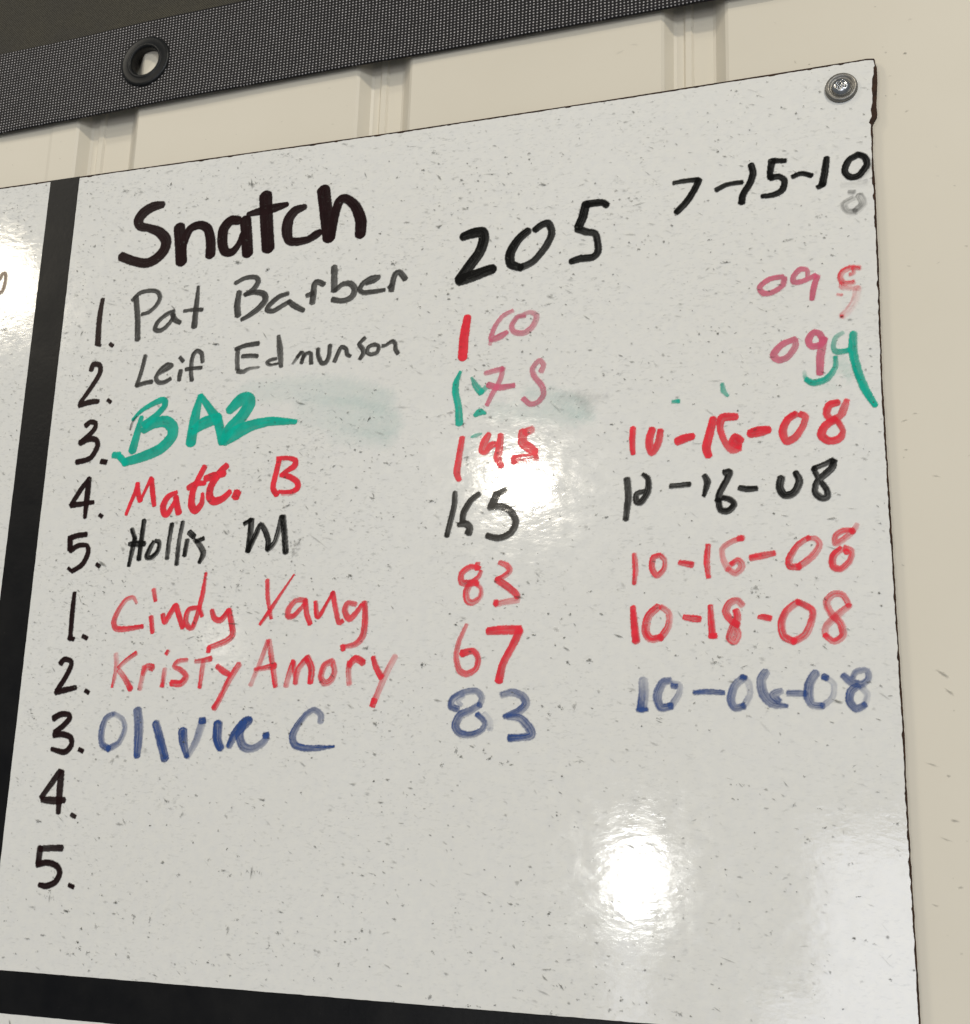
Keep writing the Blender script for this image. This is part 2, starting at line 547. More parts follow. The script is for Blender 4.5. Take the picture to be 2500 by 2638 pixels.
    tag(o, label)

def board_specks(board):
    items = []
    v = [float(t) for t in DIRT.split()]
    for i in range(0, len(v), 6):
        x, z, l, w, a, s = v[i:i + 6]
        # one mark = a few overlapping irregular flecks
        k_ = .55 if l * w > 45 else 1.3
        items.append((x, z, l * .85, w * .8, a, min(.95, s * k_)))
        for _ in range(min(16, 3 + int(l * w * .22))):
            items.append((x + random.gauss(0, l * .28), z + random.gauss(0, w * .3), max(1.2, l * random.uniform(.15, .4)), max(.9, w * random.uniform(.2, .55)), a + random.gauss(0, 25), min(.95, s * random.uniform(.5, 1.4))))
    n = 0
    while n < 7200:
        x, z = random.uniform(-760, -4), random.uniform(-700, -4)
        dens = .16 + .95 * float(vnoise(np.array([x * .012]), np.array([z * .012]), 4)[0]) * float(vnoise(np.array([x * .05]), np.array([z * .05]), 14)[0]) * 2.2
        # rubbed more often where the names are, least at the lower right
        dens *= 1.0 - .62 * max(0.0, min(1.0, (x + 420) / 400)) * (.45 + .55 * max(0, min(1, (-z) / 500)))
        dens *= 1.0 - .58 * max(0, min(1, (-z - 330) / 180))
        if random.random() > dens or -622 < x < -590 or -616 < z < -584:
            continue
        n += 1
        big = random.random()
        l = random.lognormvariate(.95, .5) * (1.7 if big > .93 else 1)
        w = min(l, random.lognormvariate(.28, .35) * (1.35 if big > .93 else 1))
        s = min(.7, random.lognormvariate(-1.4, .62)) * (1.2 if l < 3 else .8)
        items.append((x, z, l, w, random.gauss(-20, 22), s))
    vs, fs, al = fans(items, -.48)
    o = obj('grime_speckles', vs, fs, M_DIRT, board, attr=al)
    tag(o, None, kind='stuff')

def wall_specks(wall):
    items = []
    W = [(120, 300, 3, .5), (135, 80, 2.4, .3)]
    for x, z, l, w, a, s in ((19, 3, 3.2, 2.2, -20, .6), (7.5, 5.5, 2, 1.8, 0, .3), (6, -25, 1.8, 1.6, 0, .3), (12, -25, 2, 1.8, 0, .28), (-40, 5, 3, 1.6, 0, .3), (-40, 1.5, 4.5, 1.4, -5, .35),
                             (18, -38, 4, 2, 30, .25), (8, -240, 6, 1.6, 10, .3), (14, -236, 4, 1.4, 0, .3), (8, -258, 3, 1.3, 0, .35), (24, -275, 7, 1.6, -10, .25), (22, -390, 12, 3, -35, .42), (25, -400, 8, 2.5, -40, .4),
                             (14, -440, 9, 1.8, -20, .3), (22, -446, 4, 1.8, -15, .35), (24, -470, 6, 1.8, -10, .4), (19, -480, 9, 1.5, -20, .3), (25, -505, 5, 2, 0, .3), (12, -515, 5, 1.5, -15, .3), (-155, 40, 8, 2, -10, .14), (-165, 36, 8, 2.5, 20, .12)):
        items.append((x, z, l, w, a, s))
    for _ in range(360):
        x, z = random.uniform(-700, 80), random.uniform(-700, 180)
        if x < 2 and z < 0:
            continue
        if any(a - 4 < x < d + 4 for a, d in ((-604, -548), (-361, -319), (-136, -92))):
            continue
        items.append((x, z, random.uniform(1, 3.6), random.uniform(.7, 1.6), random.gauss(-12, 25), random.uniform(.06, .34)))
    vs, fs, al = fans([(a_, b_, c_, d_, e_, s_ * .8) for a_, b_, c_, d_, e_, s_ in items], 4.4)
    o = obj('grime_speckles', vs, fs, M_DIRT, wall, attr=al)
    tag(o, None, kind='stuff')

# ------------------------------------------------------------------ screw
def lathe(prof, n, cx, cz, y0, close=True):
    """profile (r, h) in mm, h towards the viewer"""
    vs, fs = [], []
    k = len(prof)
    for j in range(n):
        t = 2 * math.pi * j / n
        for r, h in prof:
            vs.append(mm(cx + r * math.cos(t), cz + r * math.sin(t), y0 - h))
    for j in range(n):
        q = (j + 1) % n
        for i in range(k - 1):
            fs.append((j * k + i, q * k + i, q * k + i + 1, j * k + i + 1))
    return vs, fs

def build_screw():
    cx, cz = -20.4, -18.2
    s = empty('screw', mm(cx, cz, 0))
    tag(s, 'round zinc screw with washer in the top right corner of the whiteboard', 'screw')
    v, f = lathe([(6.0, .05), (9.9, .05), (10.1, .5), (9.9, 1.0), (6.0, 1.0)], 64, cx, cz, 0)
    obj('rubber_seal', v, f, M_RUBBER, s, smooth=True)
    v, f = lathe([(10.0, .8), (10.05, 1.5), (9.7, 2.2), (9.0, 2.7), (8.2, 2.85), (7.6, 2.6), (7.0, 2.1), (6.4, 1.8), (3.0, 1.8)], 72, cx, cz, 0)
    obj('washer', v, f, M_ZINC, s, smooth=True)
    rings = [0, .5, 1, 1.5, 2, 2.5, 3, 3.5, 4, 4.6, 5.2, 5.6, 5.9, 6.0, 6.0]
    vs, fs = [], []
    n = 96
    for i, r in enumerate(rings):
        for j in range(n):
            t = 2 * math.pi * j / n
            x, z = r * math.cos(t), r * math.sin(t)
            h = 1.9 + 3.3 * math.sqrt(max(0, 1 - (r / 6.05) ** 2)) if i < len(rings) - 1 else 1.7
            a = t + .5
            u, w = abs(r * math.cos(a)), abs(r * math.sin(a))
            mn, mx = min(u, w), max(u, w)
            if mx < 3.3:
                h -= 1.5 * max(0, min(1, (.95 - mn) / .35)) * max(0, min(1, (3.3 - mx) / .8))
            vs.append(mm(cx + x, cz + z, -h))
    for i in range(len(rings) - 1):
        for j in range(n):
            q = (j + 1) % n
            fs.append((i * n + j, i * n + q, (i + 1) * n + q, (i + 1) * n + j))
    obj('screw_head', vs, fs, M_HEAD, s, smooth=True)

# ------------------------------------------------------------------ mesh banner
BANNER_Y = -1.2

def low_edge(x):
    return LOW0 + LOW1 * (x + 655) + 1.2 * math.sin((x + 655) / 150.0) * .6

def build_banner():
    b = empty('mesh_banner', (-0.35, BANNER_Y / 1000, ZB + 0.3))
    tag(b, 'black mesh fabric banner with a hem and eyelet hanging above the whiteboard', 'banner')
    gcx, gcz, hole = GROM
    def slab(name, u0, u1, lo, hi, yf, th, mat, hole_r=0, fold=False, nu=420, nv=40):
        us = np.linspace(u0, u1, nu); ts = np.linspace(0, 1, nv)
        vs, uv, al = [], [], []
        def wave(x, z):
            return .5 * math.sin(x / 62.0) + .35 * math.sin(x / 23.0 + z / 40.0) + .25 * math.sin(z / 17.0 + x / 110)
        for side in (0, 1):
            for t in ts:
                for x in us:
                    z = lo(x) + (hi(x) - lo(x)) * t
                    y = yf + wave(x, z) + side * th
                    if fold:        # the sewn bottom fold is thicker
                        e = (z - lo(x))
                        y += (-.5 if side == 0 else .5) * math.exp(-((e - 3) / 3.0) ** 2)
                    vs.append(mm(x, z, y)); uv.append((x, z - lo(x) if fold else z))
        fs = []
        n1 = nu * nv
        def ok(i, j):
            if not hole_r:
                return True
            x = (us[i] + us[i + 1]) / 2; t = (ts[j] + ts[j + 1]) / 2
            z = lo(x) + (hi(x) - lo(x)) * t
            return math.hypot(x - gcx, z - gcz) > hole_r
        for j in range(nv - 1):
            for i in range(nu - 1):
                if ok(i, j):
                    a = j * nu + i
                    fs.append((a, a + 1, a + nu + 1, a + nu))
                    fs.append((n1 + a + nu, n1 + a + nu + 1, n1 + a + 1, n1 + a))
        for i in range(nu - 1):
            fs.append((i + 1, i, n1 + i, n1 + i + 1))
            a = (nv - 1) * nu + i
            fs.append((a, a + 1, n1 + a + 1, n1 + a))
        return obj(name, vs, fs, mat, b, smooth=True, uv=uv)
    slab('hem', -1000, 260, low_edge, lambda x: low_edge(x) + HEMW + .004 * (x + 655), BANNER_Y, 1.3, M_HEM, hole_r=(hole + 2.0), fold=True, nu=640, nv=44)
    slab('fabric_panel', -1000, 260, lambda x: low_edge(x) + HEMW - 6, lambda x: 520.0, BANNER_Y + 1.9, .6, M_PANEL, nu=300, nv=60)
    # eyelet
    R2 = GROM_R
    v, f = lathe([(hole + .3, -5.2), (hole - .2, -1), (hole - .3, 1.0), (hole + .4, 2.6), (hole + 1.6, 3.2), (hole + 2.6, 2.7), (hole + 3.2, 2.3), (R2 - 2.6, 2.6), (R2 - 1.0, 2.2), (R2 - .1, 1.2), (R2, .2), (R2 - .2, -.4), (hole + 1.8, -.4)], 80, gcx, gcz, BANNER_Y)
    g = obj('eyelet', v, f, M_GROM, b, smooth=True)
    v, f = lathe([(hole + .5, -4.6), (hole + .9, -5.0), (R2 - 2, -3.6), (R2 - .6, -2.2), (R2 - 1.2, -1.6), (hole + .8, -1.6)], 64, gcx, gcz, BANNER_Y)
    obj('backing_ring', v, f, M_GROM, g if False else b, smooth=True)


# ---- marker strokes: part, label, ink, edge softness, streakiness, opacity, [(start, end opacity, 'x z width ...' in board mm)]
INK = [
 ('handwritten_heading', 'large brown-black heading word in thick marker', 'brownblack', 0.3, 0.1, 0.98, [
  (0.93, 1, "-515.3 -34.8 5.1 -523.1 -35.4 7.1 -530.7 -39 7.9 -534.9 -45 7.6 -532.4 -50.4 6.2 -524.2 -53 5.6 -515.1 -57.5 7 -509 -64.7 7.8 -510 -72.6 7.8 -516.5 -78.9 7.5 -524.8 -81.3 6.7 -535.9 -78.3 6.4 -546.5 -73.5 6.5"),
  (1, 1, "-498.5 -55.9 8.6 -496.3 -68.9 8.5 -494.2 -83.1 8.5"),
  (1, 1, "-494.9 -79.7 6.9 -493.8 -69.2 6.1 -489.5 -58.3 5.8 -481.4 -55.6 5.8 -474.1 -59.6 6.3 -470.6 -70.6 7.1 -470.1 -80.5 7.3"),
  (1, 1, "-448.9 -56.1 6.1 -455.1 -55.3 6.8 -460.5 -61.2 7.5 -460.9 -71.7 7.4 -457.8 -79.7 6.1 -451.6 -80.5 5.4 -446.9 -74.7 4 -444.3 -67.2 4"),
  (1, 1, "-442.9 -56.8 8.1 -441 -68.9 8 -439.2 -82.8 8"),
  (1, 1, "-427.8 -39.6 9.4 -425.6 -59 9.3 -422.6 -80.5 9.3"),
  (0.95, 0.97, "-441 -52 3.2 -430.9 -50.8 5.6 -420.2 -49.8 6.1 -409.9 -48.2 3.2"),
  (0.93, 0.97, "-395.4 -52.1 4 -402.6 -54 6.3 -407.4 -59.9 7.4 -408.4 -68.9 7.6 -405.9 -77 5.9 -399.5 -78.8 5.5 -391 -78.1 4.9 -384.7 -75 5.7 -381.8 -73.5 3.9"),
  (1, 1, "-381 -41.2 9.2 -377.9 -58.5 9.1 -374.5 -78.2 9"),
  (1, 1, "-371.9 -78.5 3.9 -371.2 -64.5 5.7 -368.4 -52 6.2 -363.6 -49.4 5.7 -355.4 -56.5 6.7 -350.3 -68.4 7.7 -350.1 -78.6 7.4"),
 ]),
 ('handwritten_name', 'first word of the grey two-word name beside the first row number', 'grey', 0.3, 0.3, 0.84, [
  (1, 1, "-530.3 -108.4 4.3 -527.1 -125.1 4.3 -525.3 -141.8 4.3"),
  (1, 1, "-533.2 -110.1 2.6 -527.6 -105.2 2.8 -518.8 -103.9 2.9 -512 -105.8 3 -509.5 -110.7 3.2 -512 -116.4 3 -517.6 -121 2.8 -523.7 -122.2 2.4"),
  (1, 1, "-496.3 -122.3 2.7 -503.4 -124.9 3 -509.5 -129.9 3.2 -511.1 -135.3 3.4 -506.6 -136.8 3.2 -501.4 -133.7 3 -497.6 -129 2.7 -496.3 -125.1 2.7"),
  (1, 1, "-497.4 -125 3.4 -494.8 -129.5 3.8 -490.6 -131.9 3.1"),
  (1, 1, "-477.7 -105.2 2.1 -477.9 -119.8 3.8 -478.3 -136.1 4.6"),
  (1, 1, "-487.8 -123.2 2.1 -479.8 -123 2.5 -472.7 -123.6 2.5"),
 ]),
 ('handwritten_name', 'second word of the grey two-word name beside the first row number', 'grey', 0.3, 0.3, 0.84, [
  (1, 1, "-443.4 -113.3 4.1 -444.2 -122.2 4.5 -443 -130.8 4.9"),
  (1, 1, "-447 -105.7 2.9 -439.1 -102.5 2.9 -431.2 -102.8 3.3 -428.5 -106.4 3.7 -432 -112 3.7 -438.5 -115.6 2.9"),
  (1, 1, "-438 -115.7 2.7 -430.8 -114.4 3.5 -423.3 -116.6 4.3 -421.7 -121.5 4.5 -426.6 -127.2 4.3 -433.5 -131.8 3.5 -439.7 -134.6 2.5"),
  (1, 1, "-403.8 -118.2 2.8 -410.7 -119.9 3.4 -417.5 -125.1 3.6 -419.6 -128.9 3.6 -415 -130.5 3.4 -408.1 -127.4 3.2 -402.4 -124.5 2.8"),
  (1, 1, "-402.7 -124.5 3.4 -397.8 -128.4 4 -390.9 -132.3 3.2"),
  (1, 1, "-384.2 -127.1 4.4 -383.7 -120.5 4.2 -383.6 -113.9 4 -381.3 -111.7 3.8 -376.4 -114.1 3.8"),
  (1, 1, "-388.9 -121.5 3 -384.2 -120 3.4"),
  (1, 1, "-368.8 -102 4.6 -368.2 -111.4 4.6 -367.7 -119.5 4.6"),
  (1, 1, "-367 -119.8 3 -361.5 -115.7 3.4 -355.5 -115.9 4.1 -352 -120.4 4.3 -353.9 -126.1 4.1 -360.7 -128.3 3.5 -368.3 -126.5 3.8"),
  (1, 1, "-343.4 -117.3 2.2 -336.9 -115.8 2.3 -333.9 -113 2.1 -339.9 -113.2 2.9 -345.6 -116.5 3.3 -348.1 -120.9 3.5 -345.2 -123.6 3.3 -337.4 -123.9 3.1 -329.4 -123.3 2.5"),
  (1, 1, "-324.1 -124.1 3.9 -323.2 -117.2 3.9 -321.5 -112.1 3.7 -318.3 -111.5 3.7 -314.3 -116.7 3.9"),
  (1, 1, "-326.5 -121.9 1.9 -324 -120.2 2.1"),
 ]),
 ('handwritten_name', 'first word of the small thin grey two-word name beside the second row number', 'grey', 0.3, 0.35, 0.85, [
  (1, 1, "-517.2 -155.5 3 -519.2 -167.3 2.9 -522.2 -178 2.9"),
  (1, 1, "-522.1 -178.1 2.9 -515.5 -176.6 2.9 -509.6 -176.1 2.9"),
  (1, 1, "-504.2 -170.2 2.5 -498 -167.6 2.7 -494 -164.9 2.7 -497.9 -163.8 2.7 -503.2 -167.6 2.9 -506.4 -173.3 2.9 -503.5 -177.3 2.9 -498.1 -177 2.9 -494.2 -175 2.5"),
  (1, 1, "-486.2 -169.5 3.1 -486.7 -173 3.3 -486.8 -176.7 2.7"),
  (1, 1, "-487.9 -159.2 2.5 -484.8 -162.4 2.5"),
  (1, 1, "-468.7 -164.1 2.9 -470.1 -157.8 2.9 -474 -155.4 2.9 -477.2 -158.9 2.9 -477.9 -168.8 2.9 -476.4 -177.5 2.9"),
  (1, 1, "-482 -168.9 2.5 -475.5 -168.5 2.5 -469.3 -168.7 2.5"),
 ]),
 ('handwritten_name', 'second word of the small thin grey two-word name beside the second row number', 'grey', 0.3, 0.35, 0.85, [
  (0.95, 0.8, "-440.7 -157.4 3.2 -440.6 -165 3.2 -439.8 -172.1 3.2"),
  (1, 1, "-442.3 -156.9 2.8 -434.7 -154.8 3 -424.8 -154.2 3.4"),
  (1, 1, "-436.6 -162.9 2.8 -431 -162.9 2.8 -424.7 -163.7 2.8"),
  (0.9, 0.6, "-439.3 -173.9 3 -435.2 -174.5 3.2 -430.2 -172.7 2.2 -422.5 -172.2 1"),
  (1, 1, "-409.4 -166.9 2 -414.2 -167.5 2.2 -416.4 -169.2 2.4 -413.9 -171.2 1.8 -407.9 -170.7 1.4"),
  (0.95, 0.8, "-408.9 -150.1 2.6 -407.1 -160.2 4.4 -405.2 -172.9 2.8"),
  (0.6, 0.95, "-396.2 -171.9 1.4 -393 -167.2 2.2 -390.4 -163.6 1.6"),
  (1, 1, "-393 -167.2 2 -390 -164.1 2.2 -388.3 -166.2 2.4 -389.5 -171.8 2.4"),
  (1, 1, "-389.3 -169.4 2.2 -386.1 -165.1 2.4 -382.8 -165.4 2.5 -382.3 -170 2.7 -381.9 -172.7 2.9"),
  (1, 1, "-377.3 -162.6 2.9 -376.8 -167.6 2.9 -374 -173.1 2.9 -370.7 -173.1 2.9 -368.6 -168.4 2.9 -368.3 -160.7 2.9"),
  (1, 1, "-364.1 -172.7 2.7 -362.2 -168 2.7 -359.6 -162.7 2.5 -356 -164.4 2.7 -354.8 -168.6 2.7 -352.3 -170 2.1"),
  (1, 1, "-342.1 -157.4 2.5 -346.2 -161.8 2.5 -343.6 -165 3.1 -342.7 -168.7 3.1 -345 -172.7 2.3"),
  (1, 1, "-334.8 -163 2.5 -339 -164.5 2.5 -339.6 -168.5 2.5 -336.3 -170 2.5 -332.2 -168.7 2.5 -331.5 -164.7 2.5 -334.8 -163 2.5"),
  (1, 1, "-328.6 -164.5 2.3 -326.5 -164.5 1.9 -321.9 -161.9 2.5 -319.4 -163.4 2.7 -318.7 -168 2.8 -316.9 -171 2.6"),
 ]),
 ('handwritten_name', 'first word of the broad turquoise green three-letter name', 'green', 0.3, 0.18, 0.9, [
  (1, 1, "-522.5 -204.2 2.1 -515.4 -197.4 2.9 -503.1 -191.6 4.1 -497.5 -191.3 4.5 -497 -195.7 4.3 -503.1 -202.2 4.5 -511.6 -208.4 6.2"),
  (1, 1, "-515.4 -202.8 3.1 -517.5 -213.9 5.2 -520.3 -227.3 6.2"),
  (1, 1, "-512.2 -212.8 5.1 -504.6 -208.1 7.6 -495 -207.4 8.2 -488.7 -212.4 8.5 -488.8 -219.6 8.1 -497.2 -227.6 7.9 -510.6 -232.5 7.3 -525.9 -235.9 5.8"),
  (1, 1, "-535.8 -230 4.3 -531.3 -230.5 5"),
  (1, 1, "-525 -236.7 4.5 -529.9 -232.1 4.5"),
 ]),
 ('handwritten_name', 'second word of the broad turquoise green three-letter name', 'green', 0.3, 0.18, 0.9, [
  (1, 1, "-468.3 -190.1 3.4 -470.9 -205.4 7.1 -472.6 -224.3 7.8"),
  (1, 1, "-467.6 -190.1 3.7 -458.7 -201.4 5.4 -451.9 -210.6 6.8 -447.5 -225.6 5.7"),
  (1, 1, "-472 -215.9 5.6 -463.1 -210.7 8.6 -452.4 -207.8 7.4"),
  (1, 1, "-443.4 -202.5 6 -435.4 -195.6 8.6 -429.6 -194.7 8.5 -428 -199.1 8.7 -433.4 -208 8.7 -441.9 -216 7.9 -446.1 -224.3 5.5"),
  (1, 1, "-445.2 -225.8 5.5 -437.5 -219.9 9.9 -425.6 -215.2 7.7 -411.7 -213.1 6.2 -399.6 -213.9 4.7 -391.1 -214.7 3.1"),
 ]),
 ('ink_smudge', 'thin dark ghost stroke beside the green name', 'brownblack', 0.4, 0.5, 0.7, [
  (0.5, 0.7, "-519.3 -202 1 -522.6 -206.2 1.5 -523.9 -211.5 0.8"),
 ]),
 ('handwritten_name', 'first word of the bright red name with a full stop and initial', 'red', 0.3, 0.18, 0.93, [
  (1, 1, "-520.4 -275 2 -517.6 -266.8 2.4 -514.7 -259.4 2.8 -513.3 -252.3 2.6"),
  (1, 1, "-513.2 -252.7 3 -512.4 -258.5 3.6 -509.8 -265.1 3.8"),
  (1, 1, "-509.7 -265.5 2 -505.9 -256.9 2 -502.4 -249 2.8"),
  (1, 1, "-501.8 -250 3.2 -500.3 -259.1 3.8 -497.9 -269.2 3"),
  (1, 1, "-480.7 -260.6 2.6 -487.2 -263.7 4 -490.5 -270 4.6 -488.9 -275.9 4.2 -486 -275.6 4 -482.5 -269.4 2.8 -479.8 -264.4 2.4"),
  (1, 1, "-480.7 -264.3 4 -479.2 -270.5 4.2 -477.4 -275.5 4.5"),
  (1, 1, "-459.8 -243.3 3.8 -464.4 -252.5 3.8 -467.5 -260.8 4.3 -467.7 -270.1 5.3 -464.2 -274.5 4.9 -459.7 -269.6 3.7 -459.6 -262.6 2.2"),
  (1, 1, "-471.1 -257.8 4 -465.2 -255.1 4.1 -458.5 -255.1 2.8"),
  (1, 1, "-442.4 -243.4 4.3 -447.3 -248 4.7 -453.4 -257.7 4.9 -453.7 -265.2 5.3 -449.5 -268.7 5.3 -442.6 -266.5 4.5 -438.2 -262.4 3.5"),
  (1, 1, "-458 -251.9 4.5 -452.2 -250.3 5.3 -444 -248.9 4.5"),
  (1, 1, "-432.3 -263.3 5.6 -433.3 -266.2 5.6"),
 ]),
 ('handwritten_name', 'second word of the bright red name with a full stop and initial', 'red', 0.3, 0.18, 0.93, [
  (1, 1, "-401.5 -241.5 3.3 -403.3 -251.1 3.6 -404.8 -261.2 3.6 -401.6 -265.9 4"),
  (1, 1, "-402.8 -240.5 2.9 -395.6 -240.5 2.7 -389.3 -242.4 3.4 -389.5 -246.4 4.2 -395 -249.7 2.9 -399.5 -252.3 2.1"),
  (1, 1, "-399.2 -252.3 2.9 -392.7 -254 3.6 -386.5 -258.2 3.8 -386.4 -262.7 3.6 -391.9 -264.7 2.5 -399.8 -264.2 2.1"),
  (0.3, 0.3, "-384.8 -261.3 1.9 -389.9 -265.8 2.5 -397.7 -266.1 1.5"),
 ]),
 ('handwritten_name', 'first word of the thin black name and initial beside the fifth row number', 'black', 0.3, 0.45, 0.96, [
  (1, 1, "-514.2 -285.9 3 -511 -293 3"),
  (0.85, 1, "-511.3 -293.5 3.6 -512.6 -302.8 3.2 -514 -312.2 2.4"),
  (1, 1, "-505 -280.1 3.4 -505.6 -293.7 3.4 -506.2 -307.8 3.4"),
  (1, 1, "-515.4 -296.6 2.6 -509 -296.6 4.4 -503.2 -296.8 3.8"),
  (1, 1, "-495.5 -295.7 2.6 -497.7 -299.6 3.2 -499.9 -306 3.7 -496.4 -307 3.1 -491.6 -302.6 3.1 -490.9 -296.3 2.8 -494.2 -295.2 2.4"),
  (0.95, 0.85, "-482.1 -283.6 3.2 -483 -295.5 3.1 -483.6 -307.9 3.1"),
  (0.9, 0.85, "-473.4 -282.6 2.9 -475.1 -296.7 2.9 -475.4 -312.3 2.9"),
  (1, 1, "-468.7 -295.6 3.1 -469.8 -306.3 3.1"),
  (1, 1, "-467.3 -290.1 3.9 -463.9 -293 3.9"),
  (0.8, 1, "-462.9 -295.5 2.3 -457.9 -300.1 3.7 -455 -305.7 3.9 -457.6 -311.5 2.5"),
  (1, 1, "-461.7 -296.7 2.7 -455.8 -294.8 2.7"),
 ]),
 ('handwritten_name', 'second word of the thin black name and initial beside the fifth row number', 'black', 0.3, 0.45, 0.96, [
  (1, 1, "-424.8 -285.8 2.7 -420.1 -283.1 2.7"),
  (1, 1, "-419.6 -283.5 4.2 -419.7 -294.2 4 -420.6 -305 3.4"),
  (1, 1, "-420.1 -304.3 3.2 -415.3 -293.5 3.4 -412.3 -287.1 3.2 -408.6 -291 3.6 -405.5 -298.4 3.6 -405.6 -303.9 3.4"),
  (0.95, 0.8, "-405.7 -304.7 3.2 -400.1 -298.6 3.2 -396.5 -282 3.6"),
  (1, 1, "-395.5 -282.1 4 -393.7 -293.4 4.1 -391.8 -306.5 4.3"),
 ]),
 ('handwritten_name', 'first word of the tall thin red two-word name below the fifth row', 'red', 0.35, 0.45, 0.92, [
  (0.55, 1, "-504.6 -339.1 1.6 -508 -335 2.4 -514.1 -337.1 2.9 -519.5 -345 3.3 -521.6 -352.3 3.9 -519 -356.7 3.9 -510.8 -357 3.5 -498.3 -355.5 2.7"),
  (1, 1, "-491.9 -349.2 3.3 -489.8 -359.8 2.7"),
  (0.7, 0.9, "-491.9 -329.9 3.1 -489.7 -337.6 2.5"),
  (1, 1, "-482.8 -347.7 3.1 -480.8 -352.8 3.3 -476.8 -346.7 3.5 -473.2 -341.6 3.5 -470.7 -346.8 3.8 -466.4 -356.6 3.2"),
  (1, 1, "-456.8 -343.3 2.7 -462.6 -344.5 3.2 -464.5 -350.5 3.6 -462.5 -355.9 3.6 -458.6 -356.7 3.2 -455.5 -347.1 3 -452.8 -332.9 3 -451.7 -319.4 1.5"),
  (1, 1, "-454.7 -342.7 2.7 -452 -349 2.6"),
  (1, 1, "-444.4 -345.6 3.2 -442.1 -350.9 3.6 -437.1 -352.1 3.6 -432.1 -346 3.2"),
  (1, 0.75, "-431.5 -345.4 3.4 -429 -353.8 3.9 -427.3 -361.7 3.9 -430.9 -365.9 3.9 -438.5 -368.9 3.5 -444.8 -371 3"),
  (1, 1, "-444.8 -371 3 -444.8 -373.4 3"),
 ]),
 ('handwritten_name', 'second word of the tall thin red two-word name below the fifth row', 'red', 0.35, 0.45, 0.92, [
  (0.9, 0.85, "-403.9 -325.7 2.6 -402.8 -337.6 2.6 -399.2 -351.5 2"),
  (1, 1, "-384.3 -322.4 0.7 -394.3 -336.9 1.7 -401.2 -347.3 2.6 -407.2 -355.5 1.7"),
  (0.7, 1, "-374.5 -340 3.1 -381.6 -340 3.1 -386.3 -345 3.7 -386.9 -350.2 3.6 -382.8 -350.4 3.1 -377.4 -345.1 2.4 -374.8 -341.9 2.2"),
  (1, 1, "-374.7 -340.4 3.5 -373.2 -348.7 3.4 -370.3 -355.6 3.2"),
  (1, 1, "-367.1 -341.4 2.5 -365.5 -350.6 3.4 -363 -349.6 2.7 -358.8 -342.1 1.8 -355.4 -336.1 2.2"),
  (1, 1, "-355 -335.4 3.1 -352.5 -345.6 3.2 -349.5 -355 3 -346.8 -354.3 2.5"),
  (0.75, 1, "-338.2 -343.5 2.8 -343.6 -342.6 3.2 -345.6 -347.5 3.9 -342.1 -353.1 3.7 -337 -348.5 3 -333.8 -343.6 2.1"),
  (0.95, 0.75, "-331.8 -342.5 3.2 -330.8 -352.9 3.7 -331.7 -363.9 3.9 -336.7 -369.6 3.5 -344.8 -371.3 2.1"),
  (1, 1, "-346 -370.7 2.8 -345.2 -373.2 2.8"),
 ]),
 ('handwritten_name', 'faded red two-word name with long tails', 'red', 0.4, 0.6, 0.92, [
  (0.35, 0.8, "-517.4 -374.9 3.3 -516 -384.8 3.1 -518 -397.3 1.5"),
  (0.95, 0.6, "-501.3 -374 2.7 -508.4 -378.8 2.9 -514.2 -383.9 2.3"),
  (0.5, 1, "-513.6 -385.9 3.1 -507.9 -391.9 3.4 -503.1 -398.6 4"),
  (0.6, 0.35, "-493.9 -383.6 3.2 -494.7 -391.1 3.2 -495.7 -398.6 3.2"),
  (0.5, 1, "-494.4 -388.4 3 -491.4 -383.3 3.8 -487.5 -384.1 4.6"),
  (0.45, 1, "-477.4 -385.4 3 -478.3 -396.6 3"),
  (1, 1, "-476.2 -372.8 2.3 -477.3 -374.8 2.3"),
  (0.7, 1, "-460.7 -379.1 2.6 -467.4 -379.9 2.8 -470.3 -383.3 2.4 -464.8 -385.9 3.2 -460.4 -390.3 4.1 -463.9 -394.7 4.3 -471 -394.7 4.1"),
  (0.7, 1, "-453.9 -380.1 2.6 -448.5 -379.5 3 -442.6 -378.2 3.5"),
  (0.5, 0.95, "-447.9 -380.1 3.2 -448.6 -388.6 3 -449.3 -397.5 2.4"),
  (1, 1, "-437 -383.6 3.1 -432 -386.9 3.9 -428.1 -388.7 3.1"),
  (0.85, 0.95, "-420.9 -382.4 3.9 -427.6 -393 3.8 -433.3 -405 3.5 -436.9 -411.2 4"),
  (0.85, 0.3, "-400.5 -366.9 2.6 -405.3 -381.9 2.9 -410.9 -396 2.7"),
  (0.6, 1, "-399.5 -366.9 3.1 -396.2 -381.1 3.4 -392.6 -396.7 3.2"),
  (0.7, 1, "-408.8 -385.8 2 -402.1 -384.9 2.9 -394.1 -383.3 3.8"),
  (0.95, 0.4, "-380.6 -380.8 3.4 -382.9 -388 3.4 -384.9 -396.5 3.4"),
  (0.8, 0.5, "-380.3 -381.6 2.7 -377.9 -394.8 2.7"),
  (0.5, 1, "-378.4 -394.8 3.2 -376.5 -385.5 3.6 -371.3 -379.2 3.8"),
  (1, 1, "-370.7 -378.3 4.3 -367.1 -385.5 4.3 -367.4 -394.2 3.7"),
  (0.9, 0.75, "-352.6 -380.7 3.7 -357.9 -383.2 3.7 -360.1 -390.6 3.7 -357.2 -394.7 3.9 -352.7 -393 3.9 -350.5 -387.3 3.5 -352.5 -381 3.4"),
  (0.95, 0.4, "-340.1 -381.5 3.3 -340.5 -387.4 3.3 -339.5 -395.3 3.3"),
  (1, 1, "-340.3 -383.2 3.5 -336.1 -379 4.2 -330.7 -381.6 4.2"),
  (1, 1, "-323.7 -378.4 2.8 -321.3 -384.9 3.5 -317.5 -390.8 3.8"),
